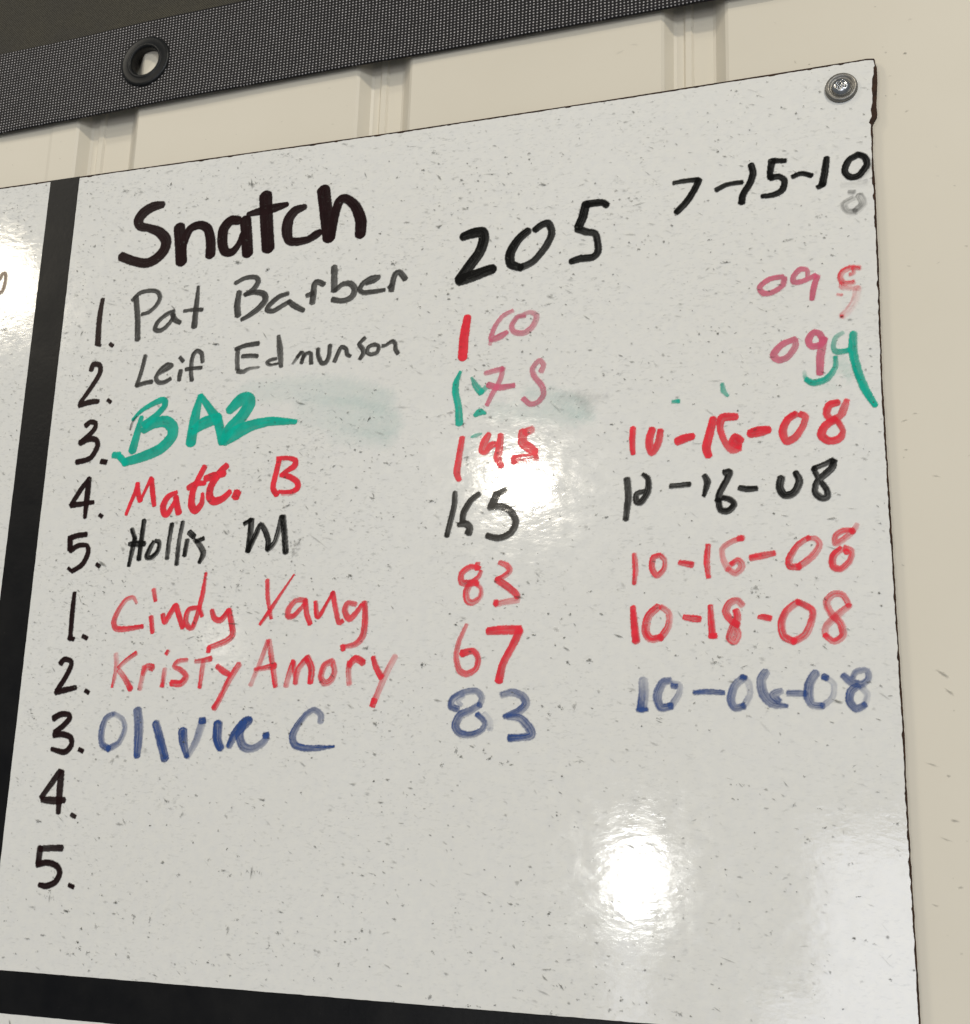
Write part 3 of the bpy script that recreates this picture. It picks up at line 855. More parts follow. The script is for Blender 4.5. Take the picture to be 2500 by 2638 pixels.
  (0.4, 0.6, "-308.6 -378 3.6 -314.7 -390 3.8 -321.4 -406.4 3.6"),
  (1, 1, "-321.5 -405.6 3.6 -322.6 -409.3 3.6"),
 ]),
 ('handwritten_name', 'first word of the broad smeared blue name and initial', 'blue', 0.6, 0.5, 0.92, [
  (0.6, 0.95, "-515.6 -416 3.6 -520.4 -419.1 3.8 -522.8 -427.3 4.2 -521.3 -436 4.2 -516 -439.2 4"),
  (0.7, 0.35, "-516 -439.2 4 -508.3 -434.9 3.8 -504.6 -426.2 3.4 -507 -419.2 3 -514.4 -415.5 3"),
  (0.75, 0.85, "-495.8 -413.5 6 -493.5 -426.1 6.6 -493.1 -443.3 4.7"),
  (0.85, 1, "-480.5 -422.1 5.4 -476.1 -432.8 5.7 -471.4 -444.7 5.7"),
  (1, 0.85, "-459.3 -427 6.3 -458.1 -434.3 5.7 -454.8 -443.2 3.3"),
  (0.5, 0.4, "-445.1 -420.5 5.1 -448.4 -432.5 4.9 -454.2 -443.6 3.3"),
  (1, 1, "-446.5 -419.8 4 -443.8 -419.5 4"),
  (1, 1, "-433.1 -422.1 6.4 -432.9 -431.4 6.3 -430 -437.3 5"),
  (1, 1, "-423.6 -435.9 4.1 -419.7 -427.9 5.6 -412.7 -420.7 6.8 -409.3 -419 3.6"),
  (0.95, 0.5, "-414.3 -421.1 5.2 -416.6 -428.7 5.7 -413.1 -436.1 5.7 -406.5 -437.6 4.3 -399.2 -433.9 4.3 -396.7 -430.2 4.3"),
  (1, 1, "-397.9 -428.9 3.7 -396 -428.7 3.7"),
 ]),
 ('handwritten_name', 'second word of the broad smeared blue name and initial', 'blue', 0.6, 0.5, 0.92, [
  (0.55, 1, "-358.3 -419.7 3.8 -358.6 -415.3 4 -363.4 -412.2 3.3 -368.8 -415.1 3.5 -374.8 -422.4 3.9 -377.8 -429.1 4.6 -375.6 -434.7 4.2 -368.2 -436.7 3.7 -357.2 -436.3 2.8 -347.7 -435.3 0.9"),
 ]),
 ('row_number', 'black one with a dot, topmost row number', 'brownblack', 0.35, 0.1, 0.96, [
  (1, 1, "-559.5 -106.9 3.1 -560.5 -121.9 4.1 -559.6 -142.1 4.5"),
  (1, 1, "-561.3 -142.1 1.9 -557.1 -143.8 1.9"),
  (1, 1, "-548.8 -143.2 2.4 -546.4 -145.1 2.4"),
 ]),
 ('row_number', 'black two with a dot, second from the top', 'brownblack', 0.35, 0.1, 0.96, [
  (1, 1, "-562.8 -162.5 3.7 -561.6 -158.4 3.7 -556.1 -159.4 3.6 -554.9 -165.4 3.6 -560.9 -176 3.4 -569.6 -187.9 3"),
  (1, 1, "-569.7 -189.6 3.8 -560.6 -187.8 4 -553.9 -187.8 3"),
  (1, 1, "-545.6 -187.4 2.3 -543 -189.2 2.3"),
 ]),
 ('row_number', 'black three with a dot, beside the green name', 'brownblack', 0.35, 0.1, 0.96, [
  (1, 1, "-562.1 -205.8 3.8 -558.7 -203.4 3.4 -554.1 -204.7 3.2 -554.7 -209.4 3.6 -559.7 -214.1 3.4 -565.3 -217.8 2.5"),
  (1, 1, "-565.2 -218.8 4.6 -558.3 -216.3 4.4 -552 -217.7 3.6 -550.4 -222.5 3.8 -555.4 -231.1 3.8 -566.5 -233.5 3.8"),
  (1, 1, "-545.7 -234.1 3.5 -541.7 -235 3.5"),
 ]),
 ('row_number', 'black four with a dot, beside the bright red name', 'brownblack', 0.35, 0.1, 0.96, [
  (1, 1, "-554.4 -246.2 2.5 -560.4 -254.2 3.5 -567.6 -265.6 3.3"),
  (1, 1, "-567.2 -265.9 3.9 -559 -265.4 3.3 -549 -264.6 2.7"),
  (1, 1, "-554.6 -246.9 3.7 -554.7 -260.3 4.3 -554.7 -275.6 2.5"),
  (1, 1, "-542.4 -274.3 2.4 -540.3 -275.6 2.4"),
 ]),
 ('row_number', 'black five with a dot, end of the upper list', 'brownblack', 0.35, 0.1, 0.96, [
  (1, 1, "-566 -290.5 3.7 -559.4 -288.8 3.7 -552.1 -288.2 3.3"),
  (1, 1, "-565.2 -291 3.9 -564.5 -298.6 3.9"),
  (1, 1, "-563.8 -299.4 4.1 -557.4 -296.2 3.3 -550.5 -296.5 2.8 -548.8 -301.5 3.4 -552.5 -309.9 3.6 -560.6 -314.8 3"),
  (1, 1, "-564.3 -312.5 2 -560.5 -315.1 2"),
  (1, 1, "-540.7 -310.4 2.4 -538.2 -312 2.4"),
 ]),
 ('row_number', 'black one with a dot, start of the lower list', 'brownblack', 0.35, 0.1, 0.96, [
  (1, 1, "-556.7 -330.8 2.8 -556.8 -345.2 3.4 -556.2 -363.6 3.2"),
  (1, 1, "-557.6 -362.5 2.6 -553.4 -363.7 2.6"),
  (1, 1, "-545.9 -361.7 2.6 -542.6 -363.2 2.6"),
 ]),
 ('row_number', 'black two with a dot, in the lower list', 'brownblack', 0.35, 0.1, 0.96, [
  (1, 1, "-561.8 -380.5 4 -559.1 -377.9 3.4 -553.9 -378.9 3 -553.2 -382.8 3.3 -557.4 -391.8 3.5 -562.6 -399.5 3.3"),
  (1, 1, "-563 -400.7 4.1 -555.4 -399.2 3.7 -547.6 -397.7 2.9"),
  (1, 1, "-539.2 -399.7 2.5 -536.6 -401.1 2.5"),
 ]),
 ('row_number', 'black three with a dot, beside the blue name', 'brownblack', 0.35, 0.1, 0.96, [
  (1, 1, "-562.5 -418.8 4.3 -557.5 -416.2 3.7 -551.3 -416.2 3.3 -549.9 -419.1 3.7 -554.4 -424 3.7 -560.7 -428.3 3.3"),
  (1, 1, "-560.8 -430.1 4.1 -553.6 -429.8 3.7 -547.2 -432.1 3.5 -546.1 -437.2 3.6 -551.1 -441.9 3.7 -561.7 -440 2.5"),
  (1, 1, "-539.4 -439.9 2.7 -536.5 -441.1 2.7"),
 ]),
 ('row_number', 'greyish black four with a dot on an empty row', 'brownblack', 0.35, 0.1, 0.9, [
  (1, 1, "-553.1 -455 3.8 -558 -461.9 4 -565.9 -472.7 3.3"),
  (1, 1, "-564.8 -474.2 3.8 -556.3 -474.6 4.8 -547.5 -474.2 3.8"),
  (1, 1, "-551.6 -455.6 4.2 -551.7 -466.1 4.8 -550.9 -482.4 3.4"),
  (1, 1, "-540.3 -483.6 2.4 -537.1 -484.9 2.4"),
 ]),
 ('row_number', 'black five with a dot on an empty row, lowest number', 'brownblack', 0.35, 0.1, 0.96, [
  (0.95, 0.85, "-545.3 -505.7 3.9 -553.3 -506 3.7 -562.4 -506.8 3.6"),
  (0.85, 1, "-562.5 -506.3 4.1 -562.7 -516.1 4.1"),
  (1, 1, "-563.1 -517.4 3.4 -556.2 -515.6 3.6 -547.9 -517.4 3.7 -544.7 -522.1 3.7 -547.6 -527.9 3.7 -554.2 -530.8 3.7 -559.8 -530.3 2.8"),
  (1, 1, "-536.4 -529.3 2.4 -533 -530.4 2.4"),
 ]),
 ('handwritten_weight', 'big black three-digit number beside the heading', 'black', 0.3, 0.2, 0.97, [
  (1, 1, "-272.7 -90.2 5.7 -266.2 -88.6 6.9 -259.2 -88.5 7.1 -257.7 -94 7.2 -260.3 -102.8 7.2 -267.1 -112.1 7.4 -274.2 -121.3 6.7"),
  (1, 1, "-273.9 -122.2 7.6 -266 -120.4 7.7 -257.2 -117.9 7.3 -250.9 -116.4 6.6"),
  (1, 1, "-226.5 -91.6 5.2 -233.2 -97.1 5.7 -238.4 -106.3 6.4 -237.8 -114.3 5.9 -230.9 -117.7 4.8"),
  (0.85, 0.95, "-230.9 -117.7 4.8 -222.3 -114.2 4.6 -213.9 -104.6 4.6 -209.8 -95.4 4.6 -212.1 -87.9 4.6 -216.7 -88.2 4.6 -221.4 -91.3 4.3"),
  (1, 1, "-172.2 -79.7 4 -176 -77.2 4.4 -185.8 -77.1 5.1"),
  (1, 1, "-186.6 -77.2 5.6 -188.6 -86.2 5.8 -191.3 -92.6 5.6"),
  (0.92, 0.95, "-191.9 -94.3 4.9 -185.9 -97.2 4.7 -180.2 -99 4.3 -178.3 -105.3 4.3 -178 -112.2 4.5 -181.5 -115.8 4.6 -189.9 -115.9 4.7 -196 -117.2 4"),
 ]),
 ('handwritten_weight', 'red one followed by faded pink digits', 'red', 0.3, 0.15, 0.95, [
  (1, 1, "-267.5 -149.9 5 -269.3 -163.2 6.1 -269.9 -177.8 6.2"),
 ]),
 ('handwritten_weight', 'faded pink six and nought', 'pink', 0.4, 0.3, 0.72, [
  (0.75, 1, "-235.7 -148.1 2.2 -242.4 -151.2 2.6 -247.6 -157.8 2.7 -250.4 -165.8 3.1 -249 -167.1 3.6 -243.8 -165.5 4.4 -239.4 -162.9 2.4"),
  (0.5, 0.4, "-250.1 -167.2 2 -250.9 -170.5 2"),
  (0.95, 0.55, "-227.1 -152.2 2.7 -232.4 -153 2.9 -236.1 -158.9 3.3 -233.8 -163.5 3.4 -226.8 -164.4 3.6 -220.9 -159.5 3.6 -219.2 -153.2 3.4 -223.6 -150.3 2.7 -228.4 -151.6 2.4"),
 ]),
 ('handwritten_weight', 'green one with green smudged ticks', 'green', 0.35, 0.3, 0.92, [
  (1, 1, "-271.2 -188.2 1.8 -273.9 -195.7 3.7 -274.1 -202.1 4.2 -271.7 -212.2 4.3 -270.6 -223.9 4.9"),
  (0.75, 0.85, "-263 -192.8 1.1 -259.9 -198.7 3.8 -256.1 -203.6 4.3"),
  (0.8, 0.4, "-255.9 -203.5 3.1 -252.9 -200.7 3.1"),
  (1, 1, "-259.7 -219.3 2.3 -256.6 -217.3 4.3 -252.5 -218.5 0.9"),
  (0.8, 0.4, "-261.8 -234.1 0.9 -258.7 -233.3 2.1 -254.7 -232.3 0.7"),
 ]),
 ('handwritten_weight', 'faded pink seven and five', 'pink', 0.4, 0.25, 0.75, [
  (0.75, 0.8, "-253.4 -190.6 2.7 -247.6 -189.4 3.1 -241.8 -188.4 3.1"),
  (0.8, 0.8, "-241.3 -188.2 2.9 -243.3 -196.4 3 -248 -205 3 -251.6 -212.6 2.5"),
  (1, 1, "-251.1 -198.9 3.8 -243.6 -201.3 3.8 -233.7 -200.7 3"),
  (0.7, 0.9, "-215.1 -192.2 3.4 -213.6 -188.1 3 -216.6 -184.8 3 -221.1 -190.1 3 -219.7 -195.6 3.4 -214.5 -202.2 3.5 -213.2 -208.5 3.3 -216.9 -213.4 3.2 -222.1 -214.3 3.2 -226.7 -210.3 3"),
 ]),
 ('handwritten_weight', 'bright red three-digit number crossing the light reflection', 'red', 0.35, 0.4, 0.92, [
  (1, 1, "-268.1 -234.3 3.4 -269.9 -247.9 4.1 -271 -257.5 4.3 -269.3 -262.7 3"),
  (1, 1, "-249.8 -233.1 3.2 -252.3 -237.5 5.1 -254.2 -243.6 4.2 -251.7 -244.8 3.5 -247.8 -240.4 4.2 -244.3 -240.2 3.3"),
  (1, 1, "-241.6 -234.3 3.7 -242.4 -244.3 5.1 -243.3 -249.5 5.1 -240.5 -255 3.7"),
  (0.6, 0.9, "-220.4 -231.7 4.7 -224.7 -233.3 4.9"),
  (1, 1, "-226.7 -232.9 5.1 -226.5 -240 5.9 -222.3 -243.6 5.9 -218.3 -246.6 4.7"),
  (0.9, 0.5, "-217.9 -247.1 2.9 -217.3 -251.2 2.9"),
  (1, 1, "-232.9 -249 1.4 -224.8 -248.8 1.4 -216.8 -248.3 1.4"),
  (0.85, 0.45, "-232.1 -251.4 3.7 -224.7 -252.6 3.6 -216.7 -251.2 3.6"),
  (1, 1, "-232.6 -250.3 3.5 -231.9 -253.3 3.5"),
 ]),
 ('handwritten_weight', 'black three-digit number below the light reflection', 'black', 0.35, 0.35, 0.96, [
  (0.85, 0.95, "-271.7 -271.3 3 -272.2 -281 3.5 -276.4 -299.8 3.2"),
  (1, 1, "-255.4 -273.1 3.3 -260.8 -277.4 3.7 -265.2 -284.7 3.9 -265.9 -290.7 3.5"),
  (1, 0.85, "-268.6 -293 2.6 -263.8 -292.5 4.2 -260.8 -295.2 4.3 -261.6 -298.6 4.7"),
  (1, 1, "-237.7 -271.4 3.6 -242.4 -273.3 3.6"),
  (1, 1, "-243 -273.7 5 -246.4 -280.9 4.2"),
  (0.9, 1, "-247.8 -282.1 3.8 -241.3 -281.7 4 -234.3 -284.6 4.1 -229.9 -292.3 4.1 -233 -299.6 4.1 -240.7 -302.7 3.9 -248.6 -301 3.6"),
 ]),
 ('handwritten_weight', 'red eighty-three in the lower list', 'red', 0.35, 0.55, 0.88, [
  (1, 1, "-253.3 -322 2.7 -259.3 -320.9 3.3 -265.1 -324.8 3.4 -264.9 -330.7 3.8 -258.9 -331.5 3.9 -254.7 -331.4 3.6"),
  (1, 1, "-254.7 -318.8 2.6 -254.8 -322.6 2.6"),
  (0.95, 0.7, "-252.2 -323.9 2.1 -253.8 -327.6 2.4 -258.9 -331.7 3.6 -261.6 -336.6 3.8 -261 -342.3 3.7 -257.6 -344.1 3.6 -252.5 -341 2.7 -251.8 -335.4 2.4 -255.2 -332 2.4"),
  (0.8, 1, "-239.8 -318.7 2.7 -235 -320.8 3.2 -232.9 -324.1 3.2 -237.4 -327.9 2.9 -241.2 -329.2 2.5"),
  (1, 1, "-241.2 -329.8 3.9 -234.6 -334.2 4.2 -228.5 -339.1 3.9 -227.4 -341.2 3"),
  (0.5, 0.6, "-227.2 -343 3.5 -234.4 -343.9 3.5 -241.6 -345.4 3.4"),
  (1, 1, "-241.4 -343.6 2.9 -241.8 -345.4 2.9"),
 ]),
 ('handwritten_weight', 'red sixty-seven in the lower list', 'red', 0.35, 0.35, 0.9, [
  (0.55, 1, "-260.6 -358.1 1.9 -265.4 -368.9 2.7 -267 -378.7 3 -264.5 -386.9 3.5 -259.5 -389.2 3.7 -253.6 -386.1 3.2 -252.2 -379.6 3.2 -255.7 -374.9 3.5 -262.9 -376.3 4.5"),
  (1, 1, "-245.8 -362.4 4.5 -237.3 -361.9 5.3 -225.8 -361.8 5"),
  (1, 1, "-225.6 -362.5 4.8 -229.4 -370.9 4.3 -235.8 -383 4.3 -238.1 -393.4 4.8"),
 ]),
 ('handwritten_weight', 'smeared blue eighty-three', 'blue', 0.6, 0.6, 0.86, [
  (0.85, 0.5, "-264.7 -411.1 3.3 -268.9 -409.5 4.2 -268.2 -404.7 3.8 -260.8 -400.8 3.5 -253.1 -400 3.5 -248.9 -403.8 3.3 -250.3 -408.6 3.5"),
  (0.8, 0.9, "-250.3 -408.6 3.6 -256.1 -412 4.1 -262.8 -415.1 4.8 -265.8 -421.5 4.8 -262.4 -426.1 4.1 -254.7 -426.8 3.6 -248.2 -423.7 3.1 -246.7 -418.9 2.8 -251.6 -414.4 3.3"),
  (0.2, 0.2, "-247.1 -414.2 3.3 -243.2 -418.5 3.3 -243.2 -423.3 3.3"),
  (0.4, 0.3, "-262.2 -408.7 2.2 -264.9 -406.3 2.2 -261.1 -403.1 2.2"),
  (0.65, 0.85, "-235.7 -402.2 3.6 -229.4 -400.8 4.1 -222.9 -403 4.5 -220.3 -407.7 4.7 -225 -412.5 4.4 -233.9 -415.5 2.9"),
  (0.75, 1, "-231.5 -415.8 2.9 -224 -416.6 4.4 -218.3 -421.9 5.1 -216.6 -426.4 5.1 -222.1 -428 4 -230.2 -428.6 4.2"),
 ]),
 ('handwritten_date', 'black date in the top corner running to the board edge', 'black', 0.3, 0.2, 0.96, [
  (0.9, 0.95, "-127.8 -69.6 2.5 -119.6 -69.1 2.9 -112.3 -69.4 3.2"),
  (1, 1, "-111.2 -69.7 3.8 -114.5 -76.6 4.1 -119.7 -84.4 4.1 -125.9 -90.6 3.8"),
  (0.95, 0.9, "-100.2 -78.3 3 -93.2 -75.4 2.8 -83.8 -75.1 2.6"),
  (1, 1, "-77.9 -63.6 3.5 -76.7 -69.6 4.1 -78.9 -76.7 4 -83.2 -83.6 4 -84.2 -89.2 4.2"),
  (1, 1, "-56.4 -63.8 2.8 -64.5 -62.7 3.3"),
  (1, 1, "-64.7 -62.6 4.2 -65.9 -70.2 3.7 -65.8 -74.4 3.5"),
  (1, 1, "-65.6 -74.6 3.8 -60.6 -74.3 3.5 -57.2 -77.9 3.5 -58.8 -83.9 3.8 -64.2 -86.4 3.3 -71.2 -86.6 2.6"),
  (1, 1, "-52 -75.6 2.8 -46.7 -74 2.8 -40.6 -76.3 2.8"),
  (1, 1, "-31 -65.7 3.4 -32.5 -75.7 4.1 -34 -83 4.3"),
  (1, 1, "-36.9 -85 2.7 -33.2 -83.5 2.7"),
  (1, 1, "-11.8 -65.9 3.7 -17.5 -68.9 3.7 -20.3 -75.6 3.7 -17.7 -80.3 3.7 -12.3 -80.4 3.7 -7.1 -73.9 3.7 -7.9 -68.5 3.7 -11.8 -65.9 3.7"),
 ]),
 ('ink_smudge', 'grey rubbed-out nought under the black corner date', 'grey', 0.6, 1, 0.5, [
  (0.8, 0.6, "-18.1 -91.1 2.7 -15.2 -91.3 2.7"),
  (0.7, 0.7, "-15.9 -95.2 3 -21.5 -98.5 3.7 -19.5 -103.6 3.7 -14.8 -104.5 3.7"),
  (0.9, 0.7, "-14.4 -103.9 4.4 -10 -99.6 4.4 -12 -94.1 4.4"),
  (0.15, 0.25, "-22 -85.4 3.7 -12.5 -86.2 3.7 -7.8 -85.5 3.7"),
  (0.3, 0.4, "-12 -83.6 1.7 -5.9 -78.5 1.3 -3.3 -72.1 1.2"),
 ]),
 ('handwritten_date', 'faded pink nought and nine under the corner date', 'pink', 0.4, 0.2, 0.76, [
  (0.95, 0.85, "-59.9 -142.8 2.7 -67.9 -143.7 2.9 -73.9 -148.2 3.1 -72 -152.7 3.2 -66.5 -152.8 3 -60.1 -148.8 3 -59 -144.1 3.2"),
  (0.85, 0.9, "-44.7 -144.1 2.3 -45.2 -140 2.5 -49.2 -139.1 3 -53.2 -143.4 3 -53.3 -147.2 3 -48.6 -147.4 2.8 -40.2 -144.3 2.8"),
  (1, 1, "-39 -145.1 3.2 -41.2 -151.7 3.2 -42.6 -159.6 2.7"),
 ]),
 ('handwritten_date', 'patchy rubbed red eight near the board edge', 'red', 0.6, 0.9, 0.8, [
  (0.9, 0.75, "-13.9 -142.2 2.7 -18.9 -141.3 3.1 -24.1 -143.7 3.2 -25.4 -147.6 3.1 -23 -151.1 3.2 -17.7 -151.2 2.7"),
  (0.9, 0.6, "-18.1 -141.6 2.1 -17.3 -145.1 2.1 -19.4 -145.7 2.1"),
  (0.6, 0.3, "-24.5 -151.1 2.7 -23.9 -153.8 2.7 -14.8 -155.6 2.7"),
  (0.25, 0.25, "-15.4 -155.5 4.5 -17.2 -162.9 4.5 -21.3 -169.3 4.5 -24.9 -172.3 4"),
  (0.6, 0.6, "-27.4 -158.1 1.3 -24.8 -158.8 1.3"),
  (0.8, 0.8, "-25.6 -172.6 1.6 -24.7 -173 1.6"),
 ]),
 ('handwritten_date', 'faded pink nought and nine beside a green stroke', 'pink', 0.4, 0.2, 0.76, [
  (0.95, 0.75, "-53.4 -184.9 3.1 -61.1 -187.6 3.6 -66.5 -193.7 4.1 -63.6 -197.6 3.7 -58.2 -196.1 3.5 -53.5 -189.8 3.4 -53.3 -185.2 3.1"),
  (1, 1, "-36.6 -188.1 3.4 -38.6 -182.9 3.5 -42.4 -181.7 3.5 -45.4 -186.3 3.7 -43.4 -190.5 3.7 -38 -189.5 3.4 -36.1 -186.3 3.5"),
  (0.8, 1, "-36.4 -186.5 4.3 -38.6 -197 4.5 -39.3 -208.1 3.8"),
 ]),
 ('handwritten_date', 'long green four-shaped stroke reaching the board edge', 'green', 0.4, 0.3, 0.92, [
  (0.95, 0.7, "-47.4 -211.4 2.7 -43.3 -213.9 3.6 -35.6 -212.1 3.5 -30.3 -205.2 2.8 -29.9 -198.6 2.2"),
  (0.35, 0.95, "-25 -183.3 2.1 -29.5 -186.3 2.5 -30.9 -192.7 2.5 -28.3 -195.4 3.3 -22.2 -194.8 2.5"),
  (0.95, 1, "-18.9 -184.6 4.1 -19.6 -195.3 4.7 -17.4 -207.9 4.5 -13.4 -220.5 4.3 -8.1 -230.7 2.9"),
  (0.15, 0.4, "-48.4 -206.1 1.9 -48.1 -210.3 1.9"),
  (0.7, 0.5, "-98.1 -210.3 1.8 -97.4 -214.8 2.8 -94.8 -218.5 1"),
  (0.7, 0.9, "-129.2 -219.6 1.5 -125.1 -219.5 2.2"),
 ]),
 ('handwritten_date', 'brightest red date, beside the bright red name', 'red', 0.35, 0.25, 0.92, [
  (1, 1, "-154.2 -235.4 3.5 -154.6 -243.7 3.3 -154.1 -251.8 2.7"),
  (1, 0.8, "-141.9 -236.9 4 -143.9 -244.4 4.6 -142.3 -251.9 4.1 -138.4 -246.4 4.1 -136.7 -238.1 3.6"),
  (1, 1, "-126.1 -245.7 4.8 -122 -244.1 5.1 -116.8 -243 3.8"),
  (1, 1, "-103.9 -232.6 3.9 -106 -241 4.6 -108.3 -250.8 4.9 -107 -255.9 4.2"),
  (1, 0.75, "-90.1 -232.1 3.9 -94.8 -231.9 4.7 -98.8 -232.7 4.7 -99.8 -238.9 3.6 -97.2 -247.4 3.5 -92.8 -253.3 4 -88.1 -252.7 3"),
  (1, 1, "-87.4 -247.8 4.3 -90.7 -245.5 4.8 -92.5 -248.5 3.4 -88.2 -251.1 3.4"),
  (1, 1, "-81.3 -243.4 5.1 -76.2 -242.5 6.2 -70.8 -241.8 4.3"),
  (1, 0.75, "-54.5 -233.1 4 -59.1 -236.1 4 -62.2 -243.1 4.3 -60.1 -249.6 4.3 -54.8 -247.5 4.2 -50.1 -240.6 3.5 -48.6 -235 3.6 -51.4 -233.3 3.6"),
  (1, 0.6, "-29.5 -227.6 3.7 -34.5 -228.8 4.2 -36.2 -234.2 3.9 -33.4 -237.7 3.4 -28.1 -235.6 3.9 -25.9 -230.9 4.2 -24.2 -226.6 2.8"),
  (1, 0.8, "-31.2 -238 4 -37.1 -241.5 4.4 -39.6 -247 4.7 -35.3 -251.1 4.3 -29.3 -249.9 4.2 -27.1 -245.4 2.9 -29.7 -239.7 3.1"),
 ]),
 ('handwritten_date', 'black date, the only black one of the middle rows', 'black', 0.35, 0.4, 0.93, [
  (0.9, 0.95, "-157.8 -268.4 3.8 -156.9 -278.8 4.1 -157.7 -287.1 3.6 -158.5 -293.8 3.4"),
  (1, 1, "-147.8 -265.7 1.8 -144.5 -268.8 3.1 -144.7 -276.9 3.6 -148.7 -283.2 3.6 -151.8 -283.1 3.4 -151.8 -278.2 3 -147.3 -276.8 2.6"),
  (1, 1, "-130.4 -274 2.9 -124.6 -274 2.9 -118.9 -273.5 2.9"),
  (1, 1, "-109.6 -268.7 2.9 -107.9 -273.1 3.7 -110.2 -281.3 1.8"),
  (1, 1, "-97.5 -267.3 3.4 -94.5 -267.4 4 -96.2 -272.1 3.5 -100.2 -279.2 3.5 -101.6 -284.4 3.5"),
  (1, 1, "-101.4 -284.4 3.3 -100.1 -290.4 3.5 -95.7 -291.4 3.5 -91.9 -287.7 3.2 -94 -284.5 3.3 -98.3 -283.1 3"),
  (1, 1, "-88.5 -277.3 2.8 -83.8 -278.4 3.5 -78.5 -278.3 2.8"),
  (1, 1, "-63.8 -272.6 4.2 -64.7 -278.6 4.2 -61.8 -283.3 4.2 -56.5 -282 4.2 -53.1 -275.2 4 -55.3 -269.8 3.1"),
  (0.9, 0.95, "-33.6 -263.4 3.4 -38 -265.2 2.6 -44.4 -267.6 2.9"),
  (1, 1, "-44.7 -267.8 2.8 -42 -274.1 2.6 -37.8 -280.7 3.1 -37.3 -285.3 3.5 -40.9 -285.9 3.8 -44.3 -282 3.2 -42.7 -275.7 3.4 -34.4 -268.2 3.8 -32.9 -263.9 3.5"),
 ]),
 ('handwritten_date', 'red date in thin strokes above the thicker red date', 'red', 0.35, 0.55, 0.88, [
  (0.8, 0.95, "-153.1 -316.3 2.6 -152.3 -325.7 3.1 -153.1 -334.6 2.2"),
  (1, 0.7, "-136.9 -317.4 2.7 -141.3 -318.9 3.2 -142.1 -325.2 3.2 -139.1 -329.9 3.2 -134.9 -326.2 2.7 -134.3 -320.7 2.4 -136.5 -317.9 2.7"),
  (1, 1, "-125.2 -322.3 2.7 -117.8 -323.9 3.6"),
  (1, 1, "-107.9 -312.4 2.8 -108.8 -322.2 3.3 -107.8 -331.9 2.2"),
  (0.7, 0.4, "-88.2 -308.5 2.8 -94.4 -310.9 2.7 -99.3 -314.6 2.7 -99 -320.9 3 -96.1 -327.3 3.4"),
  (0.55, 1, "-96.1 -327.3 3.3 -91.6 -329.7 3.6 -87.9 -326 3.6 -89.9 -322.2 3.4 -94.2 -324.3 2.6"),
  (1, 1, "-89.3 -308.6 3.3 -87.3 -308.7 3.3"),
  (1, 1, "-82.3 -320.7 3.4 -75.5 -319.7 3.7 -69 -318.5 2.8"),
  (1, 0.95, "-48.6 -309.7 2.6 -55.1 -314 3 -60.3 -322.2 3.5 -59.7 -326.7 3.5 -54.7 -327 3.5"),
  (0.8, 0.6, "-54.7 -327 3.5 -47.1 -321.1 3.8 -42.6 -314.3 3.2 -45.3 -310.4 2.6 -49.4 -310.5 2.6"),
  (0.45, 0.95, "-21 -303.1 2.3 -23.9 -307.2 3 -29.2 -311.6 3.2 -33.5 -313.8 3.2 -33.3 -309.2 3 -29 -306.4 2.9 -24.3 -306.6 2.7"),
  (1, 0.65, "-30.7 -317.2 3.4 -35.2 -321.5 3.8 -35.4 -327.5 3.7 -31.2 -329.1 3.4 -26.2 -324.9 3.1 -24.5 -318.8 2.5 -28.5 -316.5 2.8"),
  (1, 1, "-27.8 -318.6 2.8 -27.3 -319.4 2.8"),
  (1, 1, "-23.9 -306.4 3 -23.6 -307.2 3"),
 ]),
 ('handwritten_date', 'thick red date with a dark red first digit', 'red', 0.35, 0.6, 0.9, [
  (1, 1, "-153.8 -349.3 3 -153 -359.2 4 -151.8 -369.6 4.6"),
  (1, 1, "-153.6 -351.2 1.6 -152.7 -359.2 2.1 -151.8 -369.1 2.7"),
  (1, 1, "-138.5 -349.3 3.8 -144.1 -354.6 4.3 -146.1 -363.2 4.3 -143.1 -368.6 3.9 -136.8 -367.9 3.8"),
  (0.9, 0.6, "-136.8 -367.9 3.8 -132.2 -361.1 3.6 -131.8 -353.2 3.3 -136.6 -349.4 2.8"),
  (1, 1, "-122.5 -355.8 2.7 -118 -356.6 3.6 -113.6 -357.1 3.4"),
  (1, 1, "-106.8 -349.4 2.5 -106.5 -358.4 3.5 -105.8 -367.7 3.5"),
  (1, 1, "-107.4 -367.3 2.8 -103.9 -367.3 2.8"),
  (0.6, 1, "-88.2 -349.3 3.4 -91.1 -346.4 3.5 -95.5 -347.9 3.8 -97.9 -353.1 3.8 -95.1 -357.7 3.8 -90.9 -361 3.4"),
  (1, 0.75, "-91.8 -352.6 3.5 -91.1 -357.1 3.8 -94.2 -363.2 3.8 -95.8 -368.6 3.8 -93 -370.8 3.7 -90.8 -366.3 3.5 -92.8 -360.9 3.1"),
  (1, 1, "-78.8 -356.4 1.7 -75.4 -356.6 3.2 -72.1 -357.4 3"),
  (0.7, 1, "-55.9 -348 3.5 -62.6 -353.2 3.8 -65.7 -360.6 3.9 -64.4 -368.1 3.9 -58.7 -371.2 3.7"),
  (0.8, 0.9, "-58.7 -371.2 3.7 -52 -366.9 3.7 -48.3 -358.6 3.4 -48.1 -352.7 3.4 -55.8 -348 3"),
  (0.7, 0.8, "-27.1 -350.8 2.8 -30.3 -344.7 3.1 -35.3 -343.8 3.4 -39.7 -348.2 3.6 -37.8 -354.3 3.6 -32.3 -361.1 3.7 -31.2 -367.9 3.7 -36.2 -371.4 3.2 -41 -367.8 2.9"),
  (0.5, 0.6, "-41 -367.8 3.2 -40.3 -362.5 3.5 -33.6 -355.9 3.7 -27.1 -350.8 2.9"),
 ]),
